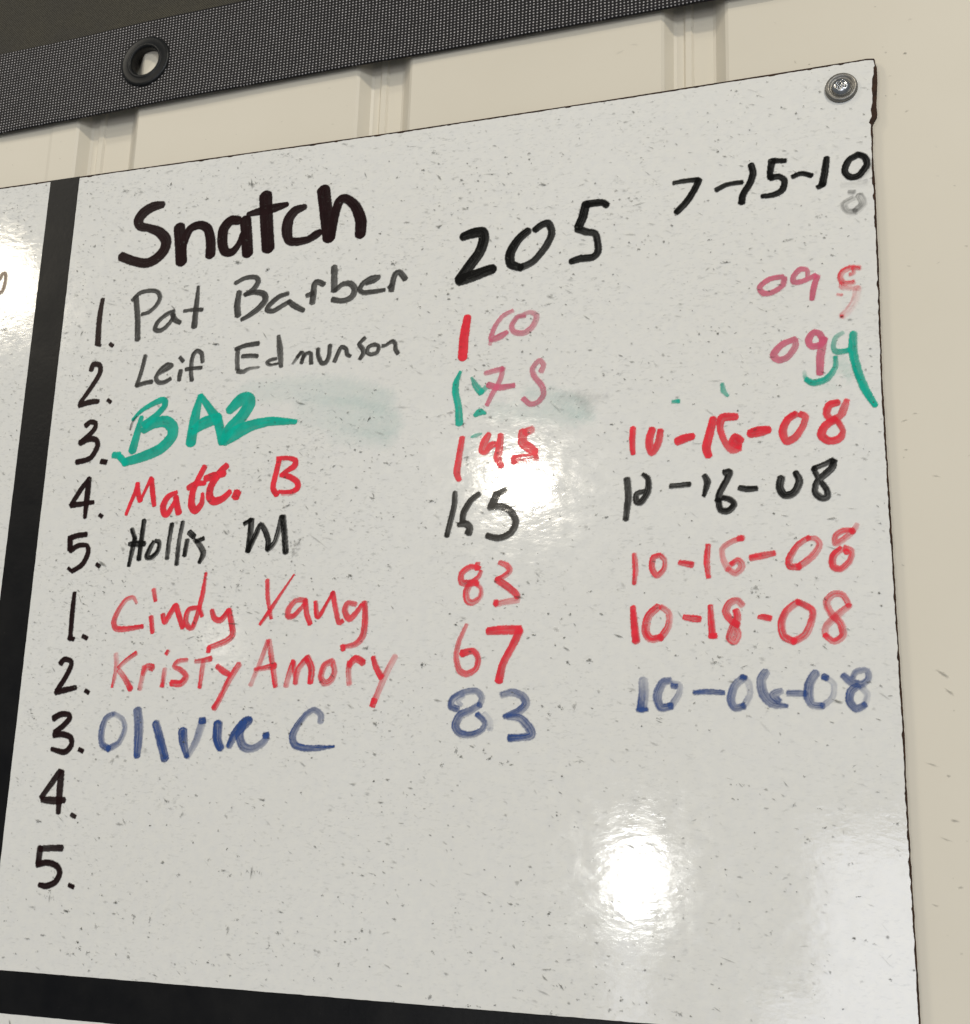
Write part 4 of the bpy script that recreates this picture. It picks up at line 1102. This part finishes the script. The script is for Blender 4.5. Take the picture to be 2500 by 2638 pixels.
 ('handwritten_date', 'smeared blue date, lowest of all', 'blue', 0.6, 0.6, 0.82, [
  (0.4, 0.95, "-147.4 -393.6 5.1 -147.1 -401.3 5.7 -148.1 -410.2 5.6"),
  (1, 1, "-151 -411.2 2 -145 -410.8 2"),
  (0.75, 0.9, "-131.6 -393.8 3.9 -135.9 -395.3 4.6 -139 -402.9 4.8 -136.7 -409.6 4.5 -130.7 -408.8 3.8"),
  (0.6, 0.25, "-130.7 -408.8 3.7 -126.2 -402.1 3.2 -125.4 -396.7 2.8 -129.7 -395.3 3.4"),
  (1, 1, "-129.9 -396.9 2.9 -127.7 -397.1 2.9"),
  (1, 1, "-117 -400.7 2.3 -108.5 -400.3 2.7 -99.8 -400.8 2.4"),
  (0.6, 0.85, "-88.2 -392.4 3.9 -93.2 -396.8 4.4 -95.6 -404.3 4.3 -93.4 -409.4 3.9 -88.3 -408.6 3.6"),
  (0.5, 0.2, "-88.3 -408.6 3.4 -84.6 -402 3.3 -85.1 -395.4 3.3 -88.6 -391.6 3.3"),
  (1, 1, "-89.2 -391.6 2.6 -86.9 -392.2 2.6"),
  (0.7, 0.9, "-75.4 -389.1 4.5 -77.9 -393.8 4.8 -76.9 -401.3 5 -72.1 -407.1 4.3 -63.7 -408.5 1.8"),
  (0.6, 0.85, "-66.8 -399.9 3.2 -71.1 -402 4.3 -68.4 -405.6 3.4"),
  (0.75, 0.75, "-62.8 -401.2 3.1 -53.3 -401.2 3.1"),
  (0.75, 0.9, "-47 -389.8 4.7 -50.5 -395.3 5 -51.4 -402.7 5 -49.4 -407.7 3.9 -43.8 -408.4 3.3"),
  (0.55, 0.25, "-43.8 -408.4 3.2 -38.1 -403.4 2.7 -37.2 -396.1 2.8 -41.6 -392 3.4"),
  (1, 1, "-42.6 -391.6 3.2 -41.2 -392.4 3.2"),
  (0.85, 0.6, "-31.7 -391.1 3.3 -27.7 -394.6 3.8 -21.6 -396 3.4 -17.9 -392.4 3 -19 -388.2 2.9 -24.5 -388.9 3 -26.8 -392.4 2.7"),
  (0.85, 0.85, "-24.1 -397 3.6 -27.8 -399.9 4.2 -28.7 -405.6 4.2 -25.4 -409.8 3.7 -20.6 -407.6 3.1"),
  (0.4, 0.3, "-20.6 -407.6 3 -19 -401.9 3 -22 -397.7 3"),
 ]),
 ('handwritten_date', 'brown curl of a digit at the left edge, left of the tape', 'brown', 0.35, 0.25, 0.8, [
  (1, 1, "-661.2 -80.8 2.8 -656.5 -80.2 2.8 -654.9 -76 2.8 -651.9 -76 2.8 -650.9 -80.8 2.8 -651.9 -88.8 2.8 -654.8 -91.8 2.8 -660 -89.6 2.8"),
 ]),
 ('ink_smudge', 'faint green wiped haze right of the green name', 'aqua', 9, 0.4, 1, [
  (0.06, 0.11, "-429.7 -191.1 15.9 -391.3 -191.2 17.5 -351.7 -196.1 19 -324.4 -204.7 15"),
  (0.06, 0.13, "-380.2 -208 23.1 -350.7 -212.9 24.6 -321.7 -221.3 20.4"),
  (0.05, 0.08, "-359.4 -228 11.3 -321.1 -232.3 11.1"),
 ]),
 ('ink_smudge', 'pale green grey wiped haze right of the pink digits', 'aqua', 8, 0.5, 1, [
  (0.1, 0.16, "-223.1 -206.9 7.9 -205.6 -211.7 11.3 -188.3 -220 12.9 -181.4 -227.4 5.1"),
  (0.08, 0.1, "-244.9 -217.7 11.6 -209.7 -222.8 11.3 -192.5 -226.6 11.2"),
 ]),
 ('ink_smudge', 'grey feather-shaped smear right of the pink digits', 'grey', 5, 0.6, 1, [
  (0.06, 0.09, "-203 -211.9 4.4 -192.7 -211.8 6.1 -181.6 -213.5 6.9 -171.4 -213.4 3.4"),
  (0.1, 0.14, "-190.1 -211.1 3.5 -186.7 -214.9 5.2 -182.3 -223.9 3.4"),
 ]),
 ('ink_smudge', 'green grey haze around the long green stroke', 'green', 5, 0.6, 1, [
  (0.12, 0.14, "-29.2 -199.4 5.5 -24.1 -205.7 8.6 -21.3 -210.8 6.3"),
  (0.06, 0.06, "-39.5 -216 4.7 -30.5 -218.3 4.7"),
 ]),
]
DIRT = "-335.6 -216.5 6.6 2.4 62 0.75 -459.6 -151.6 8.2 2.7 -8 0.6 -421.7 -98.1 2.7 2.5 0 0.6 -323.8 -104.6 4.3 2.5 -20 0.5 -408.9 -235.5 3.3 2.9 0 0.6 -344.9 -238 3.2 2.4 -20 0.6 -340.5 -239.9 3.3 2 -10 0.6 -359.6 -248.1 5.6 2.4 20 0.45 -342.4 -264.4 3.3 1.8 -30 0.6 -330.7 -272.1 6.4 2.2 -25 0.45 -287.7 -275.9 5.3 2 -10 0.5 -321.2 -248.5 6.4 2.4 -20 0.4 -446.5 -89.8 7.3 4.2 0 0.3 -359 -155.4 2.3 2.9 0 0.4 -393.1 -274.5 5.7 2.5 20 0.45 -368.6 -250.3 3.8 1.3 15 0.5 -309.6 -238.4 2.2 1.8 -40 0.5 -334.3 -198.4 1.3 1.3 0 0.4 -332 -196.2 3.8 1.7 0 0.5 -383.4 -301.4 11.1 6.5 35 0.28 -381.7 -298.4 5.6 3.7 20 0.3 -385.4 -308 4.6 8.3 -60 0.2 -343.1 -324.3 5.4 3.1 -30 0.6 -314.2 -285.6 2 1.8 0 0.7 -290.1 -383.5 2.9 2.6 0 0.5 -320.2 -420.7 5.1 3.1 -20 0.5 -329.2 -372.3 7 3.5 10 0.4 -294.3 -290.8 1.8 1.4 0 0.5 -436 -329.7 2.3 1.9 0 0.6 -426.2 -329.1 3.8 2.8 0 0.35 -359 -295.2 2.8 1.3 -20 0.5 -322.3 -331.3 2.1 1.8 0 0.4 -391.7 -274.1 4.7 2.5 30 0.4 -354.2 -325.7 3.3 2.4 -30 0.5 -380.6 -353.6 4.5 1.8 0 0.4 -320.7 -412.2 4.3 1.7 0 0.4 -193.1 -353.1 2 2.1 0 0.7 -207.2 -352.2 2.5 2 0 0.6 -216.5 -365.3 4.1 1.6 -15 0.55 -219.6 -367 3 2.1 20 0.5 -196.6 -367.3 1.8 1.6 0 0.6 -202.3 -372 1.8 1.6 0 0.6 -194.3 -382.5 2.7 3.5 0 0.55 -180.5 -381 4.8 3.5 35 0.5 -199.1 -409.6 4.8 3.5 -25 0.5 -205.6 -413.9 2.1 2.9 0 0.45 -242.9 -441.3 4.8 2.4 30 0.5 -261.5 -440.4 3.3 2.4 0 0.55 -264.6 -436.9 3.3 4.9 0 0.35 -234.9 -443.9 4.8 1.9 -25 0.4 -230.8 -442.9 3.2 1.9 0 0.4 -196.8 -450.9 2.7 2 -30 0.6 -289.7 -383.3 3.4 3.4 0 0.55 -244.6 -315.8 2 1.7 0 0.5 -268 -358.1 3.4 2.2 -20 0.55 -254.5 -434 5.7 2.1 -30 0.4 -274 -445.4 3.3 1.5 0 0.5 -184.6 -441.5 7 1.6 -25 0.3 -173.5 -352.9 4.8 1.8 -30 0.5 -189.8 -409.2 4 4.8 0 0.25 -214.3 -331.2 2.8 2.2 0 0.35 -180.2 -338.6 3.3 2.1 30 0.35 -246.8 -436.3 2.4 2.4 0 0.4 -190.1 -359.4 2.1 1.9 0 0.45 -198.4 -355.6 1.8 1.6 0 0.5 -258.9 -305.5 1.7 1.4 0 0.6 -264.2 -305.8 1.7 1.4 0 0.5 -80 -339.1 5.4 3.8 20 0.3 -82.3 -342 2.3 1.8 0 0.5 -78.6 -344.2 2.3 2.3 0 0.45 -73.3 -344.7 3.8 1.5 -10 0.4 -101.8 -380 4.6 2.3 -5 0.5 -104.9 -383.4 5.3 4.6 30 0.3 -127.9 -378.7 2.6 2 0 0.5 -81.2 -364.9 2.7 2.7 0 0.45 -72.5 -374.6 2.7 1.5 -10 0.45 -68 -322.6 2 1.4 0 0.6 -56.1 -309.5 2.3 1.8 0 0.6 -138.4 -416.2 6.9 1.1 -18 0.4 -85.8 -414.3 5.9 1 -20 0.3 -35.4 -298.9 6.1 2.3 10 0.35 -61.1 -301.4 2 1.5 -20 0.4 -56.4 -337.8 1.8 1.2 0 0.4 -146.7 -340.6 1.3 1.3 0 0.5 -110.4 -360.7 1.2 1.2 0 0.5 -108.3 -422.7 1.8 1.5 0 0.4 -116.9 -407 2.3 1.5 -10 0.4 -48.9 -384.9 4.4 1.8 -20 0.35 -81 -374.1 3.8 3.8 0 0.25 -439.9 -28 12.2 3.5 -80 0.45 -446.7 -89.4 8 3.2 -10 0.35 -421.8 -98.3 3.1 3.1 0 0.55 -476.6 -35.1 3.6 3 0 0.55 -324.4 -104.4 4.5 3.7 0 0.45 -324 -38.8 3.3 2.6 0 0.5 -549.7 -18.9 5.8 3.5 0 0.4 -335 -80.4 3 2.5 0 0.6 -509.3 -18.5 3.1 2.8 0 0.5 -393.1 -28.4 8 4 -15 0.3 -536.2 -21.8 12.9 4.3 0 0.18 -366 -104.5 6.4 5.1 0 0.25 -499.4 -43.7 3.6 3.1 0 0.35 -216.6 -58.8 7.2 3.6 -15 0.45 -275.3 -47.6 4.7 2.8 -10 0.5 -290.2 -80.3 6.5 2.4 15 0.5 -304.4 -35.6 4.2 2.3 -15 0.5 -275.7 -61.2 4.6 2.4 0 0.3 -226.8 -33.9 4 1.8 -15 0.45 -150.5 -113.8 3.4 1.9 -10 0.6 -195.6 -74.4 1.8 1.6 0 0.6 -249.3 -100.3 2 1.8 0 0.55 -243.7 -34.4 1.7 1.7 0 0.6 -228.6 -105.4 3.5 1.6 10 0.5 -229.3 -130.4 4.4 1.9 0 0.45 -282.1 -131.3 4 2.3 0 0.5 -281.5 -135.2 2.7 1.8 0 0.5 -203.6 -118.5 1.6 1.2 0 0.6 -167.7 -129.5 1.9 1.5 0 0.55 -298.2 -114.6 2 2 0 0.5 -166 -70.2 4.3 1.4 -10 0.4 -165.2 -63.1 7.8 6.1 0 0.1 -155.5 -78.9 3.4 1.5 0 0.45 -239.8 -46.8 3.3 1.6 0 0.45 -281.7 -72.5 3.3 1.8 0 0.4 -297 -23.1 4.7 3.4 -20 0.3 -169.2 -86.4 5.2 2.1 -10 0.25 -144.4 -105.1 3 1.5 -10 0.4 -98.8 -51.2 3.2 2.3 0 0.65 -105 -112.6 3.5 1.6 -25 0.6 -38.2 -104.9 5.1 3.4 0 0.25 -54.7 -118.7 7.7 2.9 15 0.25 -95.2 -129.3 7.8 1.4 0 0.35 -29.5 -132 4.2 1.3 -15 0.35 -120.6 -61.1 1.8 1.5 0 0.5 -90.4 -55.9 8 0.9 -35 0.25 -47.3 -96.1 1.7 1.5 0 0.4 -63.2 -95.9 1.7 1.4 0 0.4 -79.3 -121.6 3.8 1.7 0 0.25 -19.7 -120.2 2 1.7 0 0.35 -100.5 -43.6 2.7 1.4 -30 0.3 -498.9 -469.1 2.2 1.8 0 0.55 -467.6 -472.5 8.2 1.5 -45 0.5 -516.3 -497.9 2.4 2 -20 0.5 -444.6 -498.6 2.3 2.3 0 0.45 -419.5 -501.8 1.7 1.6 0 0.65 -466 -511.7 3.6 2.7 -10 0.45 -400.6 -515.1 14.6 2.6 -95 0.35 -566.1 -488.7 9.5 1.7 -18 0.5 -499 -539 3.2 2.7 -10 0.5 -535.9 -546 5.5 2.2 -20 0.45 -523.4 -556.5 1.8 1.8 0 0.65 -524.9 -565.3 2.3 2.2 0 0.65 -420.7 -515.1 5.2 2.3 10 0.4 -415.8 -518.1 3.5 1.9 -10 0.45 -453.2 -519.1 4.4 2.1 -10 0.4 -498.4 -486.8 9.2 1.5 -58 0.3 -537.1 -461.2 3.8 1.3 15 0.4 -395.6 -470.1 1.7 2.3 0 0.6 -395.6 -473.4 1.4 1.4 0 0.6 -418 -475.5 2.3 1.2 -20 0.4 -445.2 -468.4 2.7 3.2 60 0.35 -499.7 -545.7 4.5 1.8 0 0.4 -483.8 -546.8 3.5 4.4 0 0.3 -472 -547.7 2.6 5.3 0 0.3 -551.3 -533.7 3.3 3.1 0 0.4 -550.7 -538.3 8.3 2.4 -92 0.35 -553.2 -562.3 4 1.5 30 0.4 -564.1 -565.4 6.4 0.9 5 0.35 -582.6 -412.9 2.4 2 0 0.45 -411.2 -505.9 2.6 1.7 30 0.4 -401.6 -474.8 3.5 1.7 -40 0.35 -486.9 -440.2 5.6 5.6 0 0.15 -512 -447.1 3.8 5.6 -60 0.25 -519.1 -521.4 2.7 2.6 0 0.35 -432.2 -508.7 3.5 2.1 10 0.3 -510 -534.8 3.3 1.4 -10 0.4 -492.5 -548.4 3.6 1.6 0 0.35 -474 -458.3 2.7 3.7 0 0.2 -574.6 -132.4 8.7 2.6 78 0.35 -546.7 -144.2 0.9 0.9 0 0.1 -459 -151.6 4.1 2.7 0 0.5 -525.3 -161.6 1.9 1.7 0 0.5 -552.8 -178.5 5.3 4.3 0 0.28 -550.6 -198.6 2.1 1.7 0 0.45 -482.7 -251 1.8 1.6 0 0.55 -576 -244.6 2.5 1.9 0 0.4 -421 -184.1 3 1.6 -10 0.4 -571.4 -117.2 6.6 1.1 -20 0.35 -418.8 -231.6 4.3 1.9 -10 0.45 -462.4 -143.2 1.9 1.6 0 0.5 -451.8 -174.3 3 1.4 -40 0.4 -583.7 -254 2.7 1.9 0 0.35 -485.7 -139.2 6.3 1.7 -40 0.35 -523.6 -212 1 1 0 0.3 -254.9 -184.8 3.1 2.2 -10 0.55 -265.7 -200.9 3.3 3.3 0 0.4 -266.7 -187.2 2.4 3.6 0 0.22 -287 -160.6 4.7 2.2 -30 0.5 -261 -191.8 1.8 1.8 0 0.4 -267.6 -225 4.5 2 60 0.5 -264 -247.8 5.3 3.9 20 0.4 -263.9 -252.6 3.5 3.5 0 0.3 -167.9 -231.8 4.2 1.7 -15 0.65 -161.3 -231 2.5 1 20 0.4 -170.8 -292.1 5 2.5 0 0.5 -207.5 -291.5 2 1.7 0 0.5 -200.4 -290.6 2.2 1.9 0 0.4 -177.4 -290.3 3 1.7 0 0.35 -252.6 -285.7 3.5 2.6 0 0.3 -173.2 -198.5 2.1 2.6 0 0.4 -253.4 -146.7 3.7 2.8 0 0.45 -210.8 -146 8.1 1.8 10 0.3 -281.5 -134.9 2.8 1.5 0 0.4 -302.1 -138.7 2.3 1.9 0 0.6 -214 -182.7 2.7 1.2 0 0.5 -227.2 -221.6 2.6 2.1 -20 0.35 -237.7 -224.4 2.1 1.2 0 0.4 -164 -198.4 5.1 2.1 10 0.25 -192.3 -180.8 1.4 1.2 0 0.4 -288.6 -276.7 5.3 1.8 10 0.4 -211.5 -177.5 3.6 2.3 0 0.25 -291.3 -275.7 1.8 1.4 0 0.35 -172.1 -236.8 1.4 1 0 0.4 -25.3 -172.9 2.4 1.8 0 0.6 -28.2 -216.8 3.1 1.9 0 0.45 -85.1 -211.5 3.3 2.1 20 0.3 -116.2 -222.2 2 1.2 -20 0.5 -49.8 -228.4 2.1 1.1 0 0.5 -87.8 -237.1 2.4 2.1 0 0.35 -96.1 -237.7 1.6 1.6 0 0.3 -132.1 -257.7 2 1.3 0 0.55 -131.7 -241.8 2.5 2 0 0.45 -76 -249.1 4 2.4 0 0.3 -79.1 -230.8 2.4 1.4 0 0.3 -71.1 -179.5 2.5 1.1 0 0.4 -104.5 -174.5 2.2 1 -30 0.3 -79.4 -158.3 3.3 2 0 0.2 -95.4 -129.6 6.8 1.2 5 0.35 -13.5 -242.1 3.1 1.2 -10 0.4 -55.2 -259.6 3.1 1.1 -10 0.3 -117.6 -180.6 5 2.5 0 0.15 -133.9 -161.2 3.4 1.7 0 0.2 -74.9 -272.8 2.4 1.1 0 0.35 -43.4 -256 2.3 1.6 -20 0.3 -67.3 -221.3 3.2 0.8 -15 0.4 -30.1 -131.6 4.9 1.1 -15 0.3 -6.4 -247.2 2.3 1.2 -20 0.4 -498.6 -538.6 3.4 2.6 -10 0.55 -536.8 -546 6.6 2.4 -20 0.5 -523.5 -556.5 1.8 1.8 0 0.7 -524.9 -565.3 2.1 2.1 0 0.65 -523 -569 2.8 2.6 -20 0.55 -517 -571.2 3.1 2.3 0 0.5 -485.6 -571.9 3.8 5.1 0 0.35 -427.1 -571.6 2.7 1.7 -15 0.7 -422.5 -572.8 4.9 1 -30 0.3 -378.9 -551.2 4.8 1.9 -55 0.5 -384.4 -558.9 2.2 1.9 0 0.5 -377.9 -538.5 5.3 1.4 -8 0.45 -336.3 -566.7 1.9 3.5 0 0.5 -410.5 -578.3 1.9 1.9 0 0.5 -385.1 -579.2 1.4 1.9 0 0.5 -408.3 -544.8 2 1.7 0 0.5 -414.5 -550.6 3.7 6.1 0 0.25 -512.5 -554.3 3.1 4.4 0 0.25 -365.4 -549.5 1.4 1.2 0 0.5 -379.1 -565 1.2 1.2 0 0.5 -350.3 -527 2.1 1.7 0 0.5 -552.3 -562.5 3.4 1.6 35 0.4 -564.6 -565 5.3 1.1 8 0.35 -572.9 -575.3 3.2 2.1 0 0.3 -352.7 -576.7 1.4 1.6 0 0.45 -340.8 -575.5 4.6 1.6 -10 0.25 -531.9 -573 5.2 1.6 15 0.3 -461.4 -550.6 1.8 1.5 0 0.35 -477.9 -585.7 5 1.8 -10 0.2 -227.3 -526 5.5 2 -20 0.45 -203.5 -530.2 2.6 2.8 0 0.6 -300.7 -538.5 4.1 2.1 -15 0.4 -322.1 -546.5 3.5 2.8 -30 0.45 -275.6 -539.6 1.8 1.6 0 0.55 -315.5 -566.8 2.1 1.8 0 0.55 -275.4 -555.6 2.7 2.5 0 0.4 -250.9 -554.8 4 1.8 -15 0.45 -231.3 -556.4 1.3 1.3 0 0.65 -224.1 -559.5 2.4 2 0 0.5 -241.6 -564.2 1.5 1.5 0 0.5 -204.2 -561.3 9.7 1.3 5 0.35 -197.6 -556.5 5.4 0.9 -35 0.35 -195.1 -570.2 9.6 1.3 -48 0.5 -275.8 -581.7 4.5 3.3 50 0.4 -251.6 -585.1 2.6 1.5 0 0.6 -234.9 -583.2 2 1.5 0 0.6 -245.8 -584.5 3.3 1.3 -20 0.4 -160 -575.2 2.3 3.1 0 0.5 -166.5 -580.7 3.1 2.5 40 0.4 -160 -580.7 3.1 1.4 0 0.35 -146.1 -557.8 2.1 2.5 0 0.4 -129.4 -549.4 1.4 1.4 0 0.6 -124.2 -528.6 1.9 1.9 0 0.4 -159.3 -555.6 1.5 1.3 0 0.4 -166.5 -570.2 1.3 1.3 0 0.35 -181.7 -535.7 1.7 2.1 0 0.45 -165.2 -530.1 2.1 2.1 0 0.35 -185.6 -576.6 2.3 2.3 0 0.35 -126 -580.2 5.1 2.4 -35 0.35 -218.7 -535.4 2.6 1.5 0 0.3 -295.6 -530.1 5.1 1.6 15 0.35 -267.4 -585.6 1.8 1.3 0 0.5 -298.9 -585.8 2.3 1.1 0 0.4 -201 -585.3 3.2 1.7 0 0.4 -219.8 -573.9 4.3 1.1 0 0.3 -295.8 -576.6 4.5 1.6 0 0.3 -90.9 -453.5 6.5 0.8 -48 0.35 -95.2 -461.4 3.3 1.1 -15 0.5 -61.2 -464.1 5.6 1.3 60 0.28 -44.5 -476 2.7 1.7 0 0.55 -54.1 -482.4 3.5 2.8 0 0.3 -5.9 -472.6 3.1 1.8 -40 0.5 -83.2 -479.9 1.9 1.1 0 0.45 -100 -500.9 1.8 1.1 -20 0.6 -27.6 -511.9 2.1 1.2 0 0.5 -86.7 -517.5 2.4 1.1 -20 0.6 -75.5 -533.5 2 1.7 0 0.35 -102.9 -551.8 1.7 1.3 0 0.6 -25 -534.8 3 1.1 -15 0.4 -20.2 -536.4 4.5 0.7 -20 0.25 -38.3 -570.9 1.6 0.9 -15 0.5 -104.3 -564.8 1.7 1.7 0 0.35 -105.6 -575.9 6.2 1.1 -30 0.35 -69.6 -567.2 2.7 1.1 0 0.3 -47 -465.6 2.1 0.9 -15 0.4 -60.8 -510.9 1.4 1.1 0 0.4 -35.6 -465.7 4.7 3.9 0 0.12 -32.3 -495.2 2.3 2.8 0 0.2 -0.6 -548.5 2.9 2.2 40 0.45 -27.7 -556.1 3 3 0 0.12 -53.3 -548.9 3 0.9 -10 0.3 -45.4 -517 1.8 1.5 0 0.25 -71.6 -498.3 1.6 0.9 -15 0.35 -96.3 -453.5 3 1 -5 0.4 -54.8 -448.3 1.6 1.3 0 0.45"

wall = build_wall()
wall_specks(wall)
board = build_board()
for i, w in enumerate(INK):
    build_word(i, *w, board)
board_specks(board)
build_screw()
build_banner()
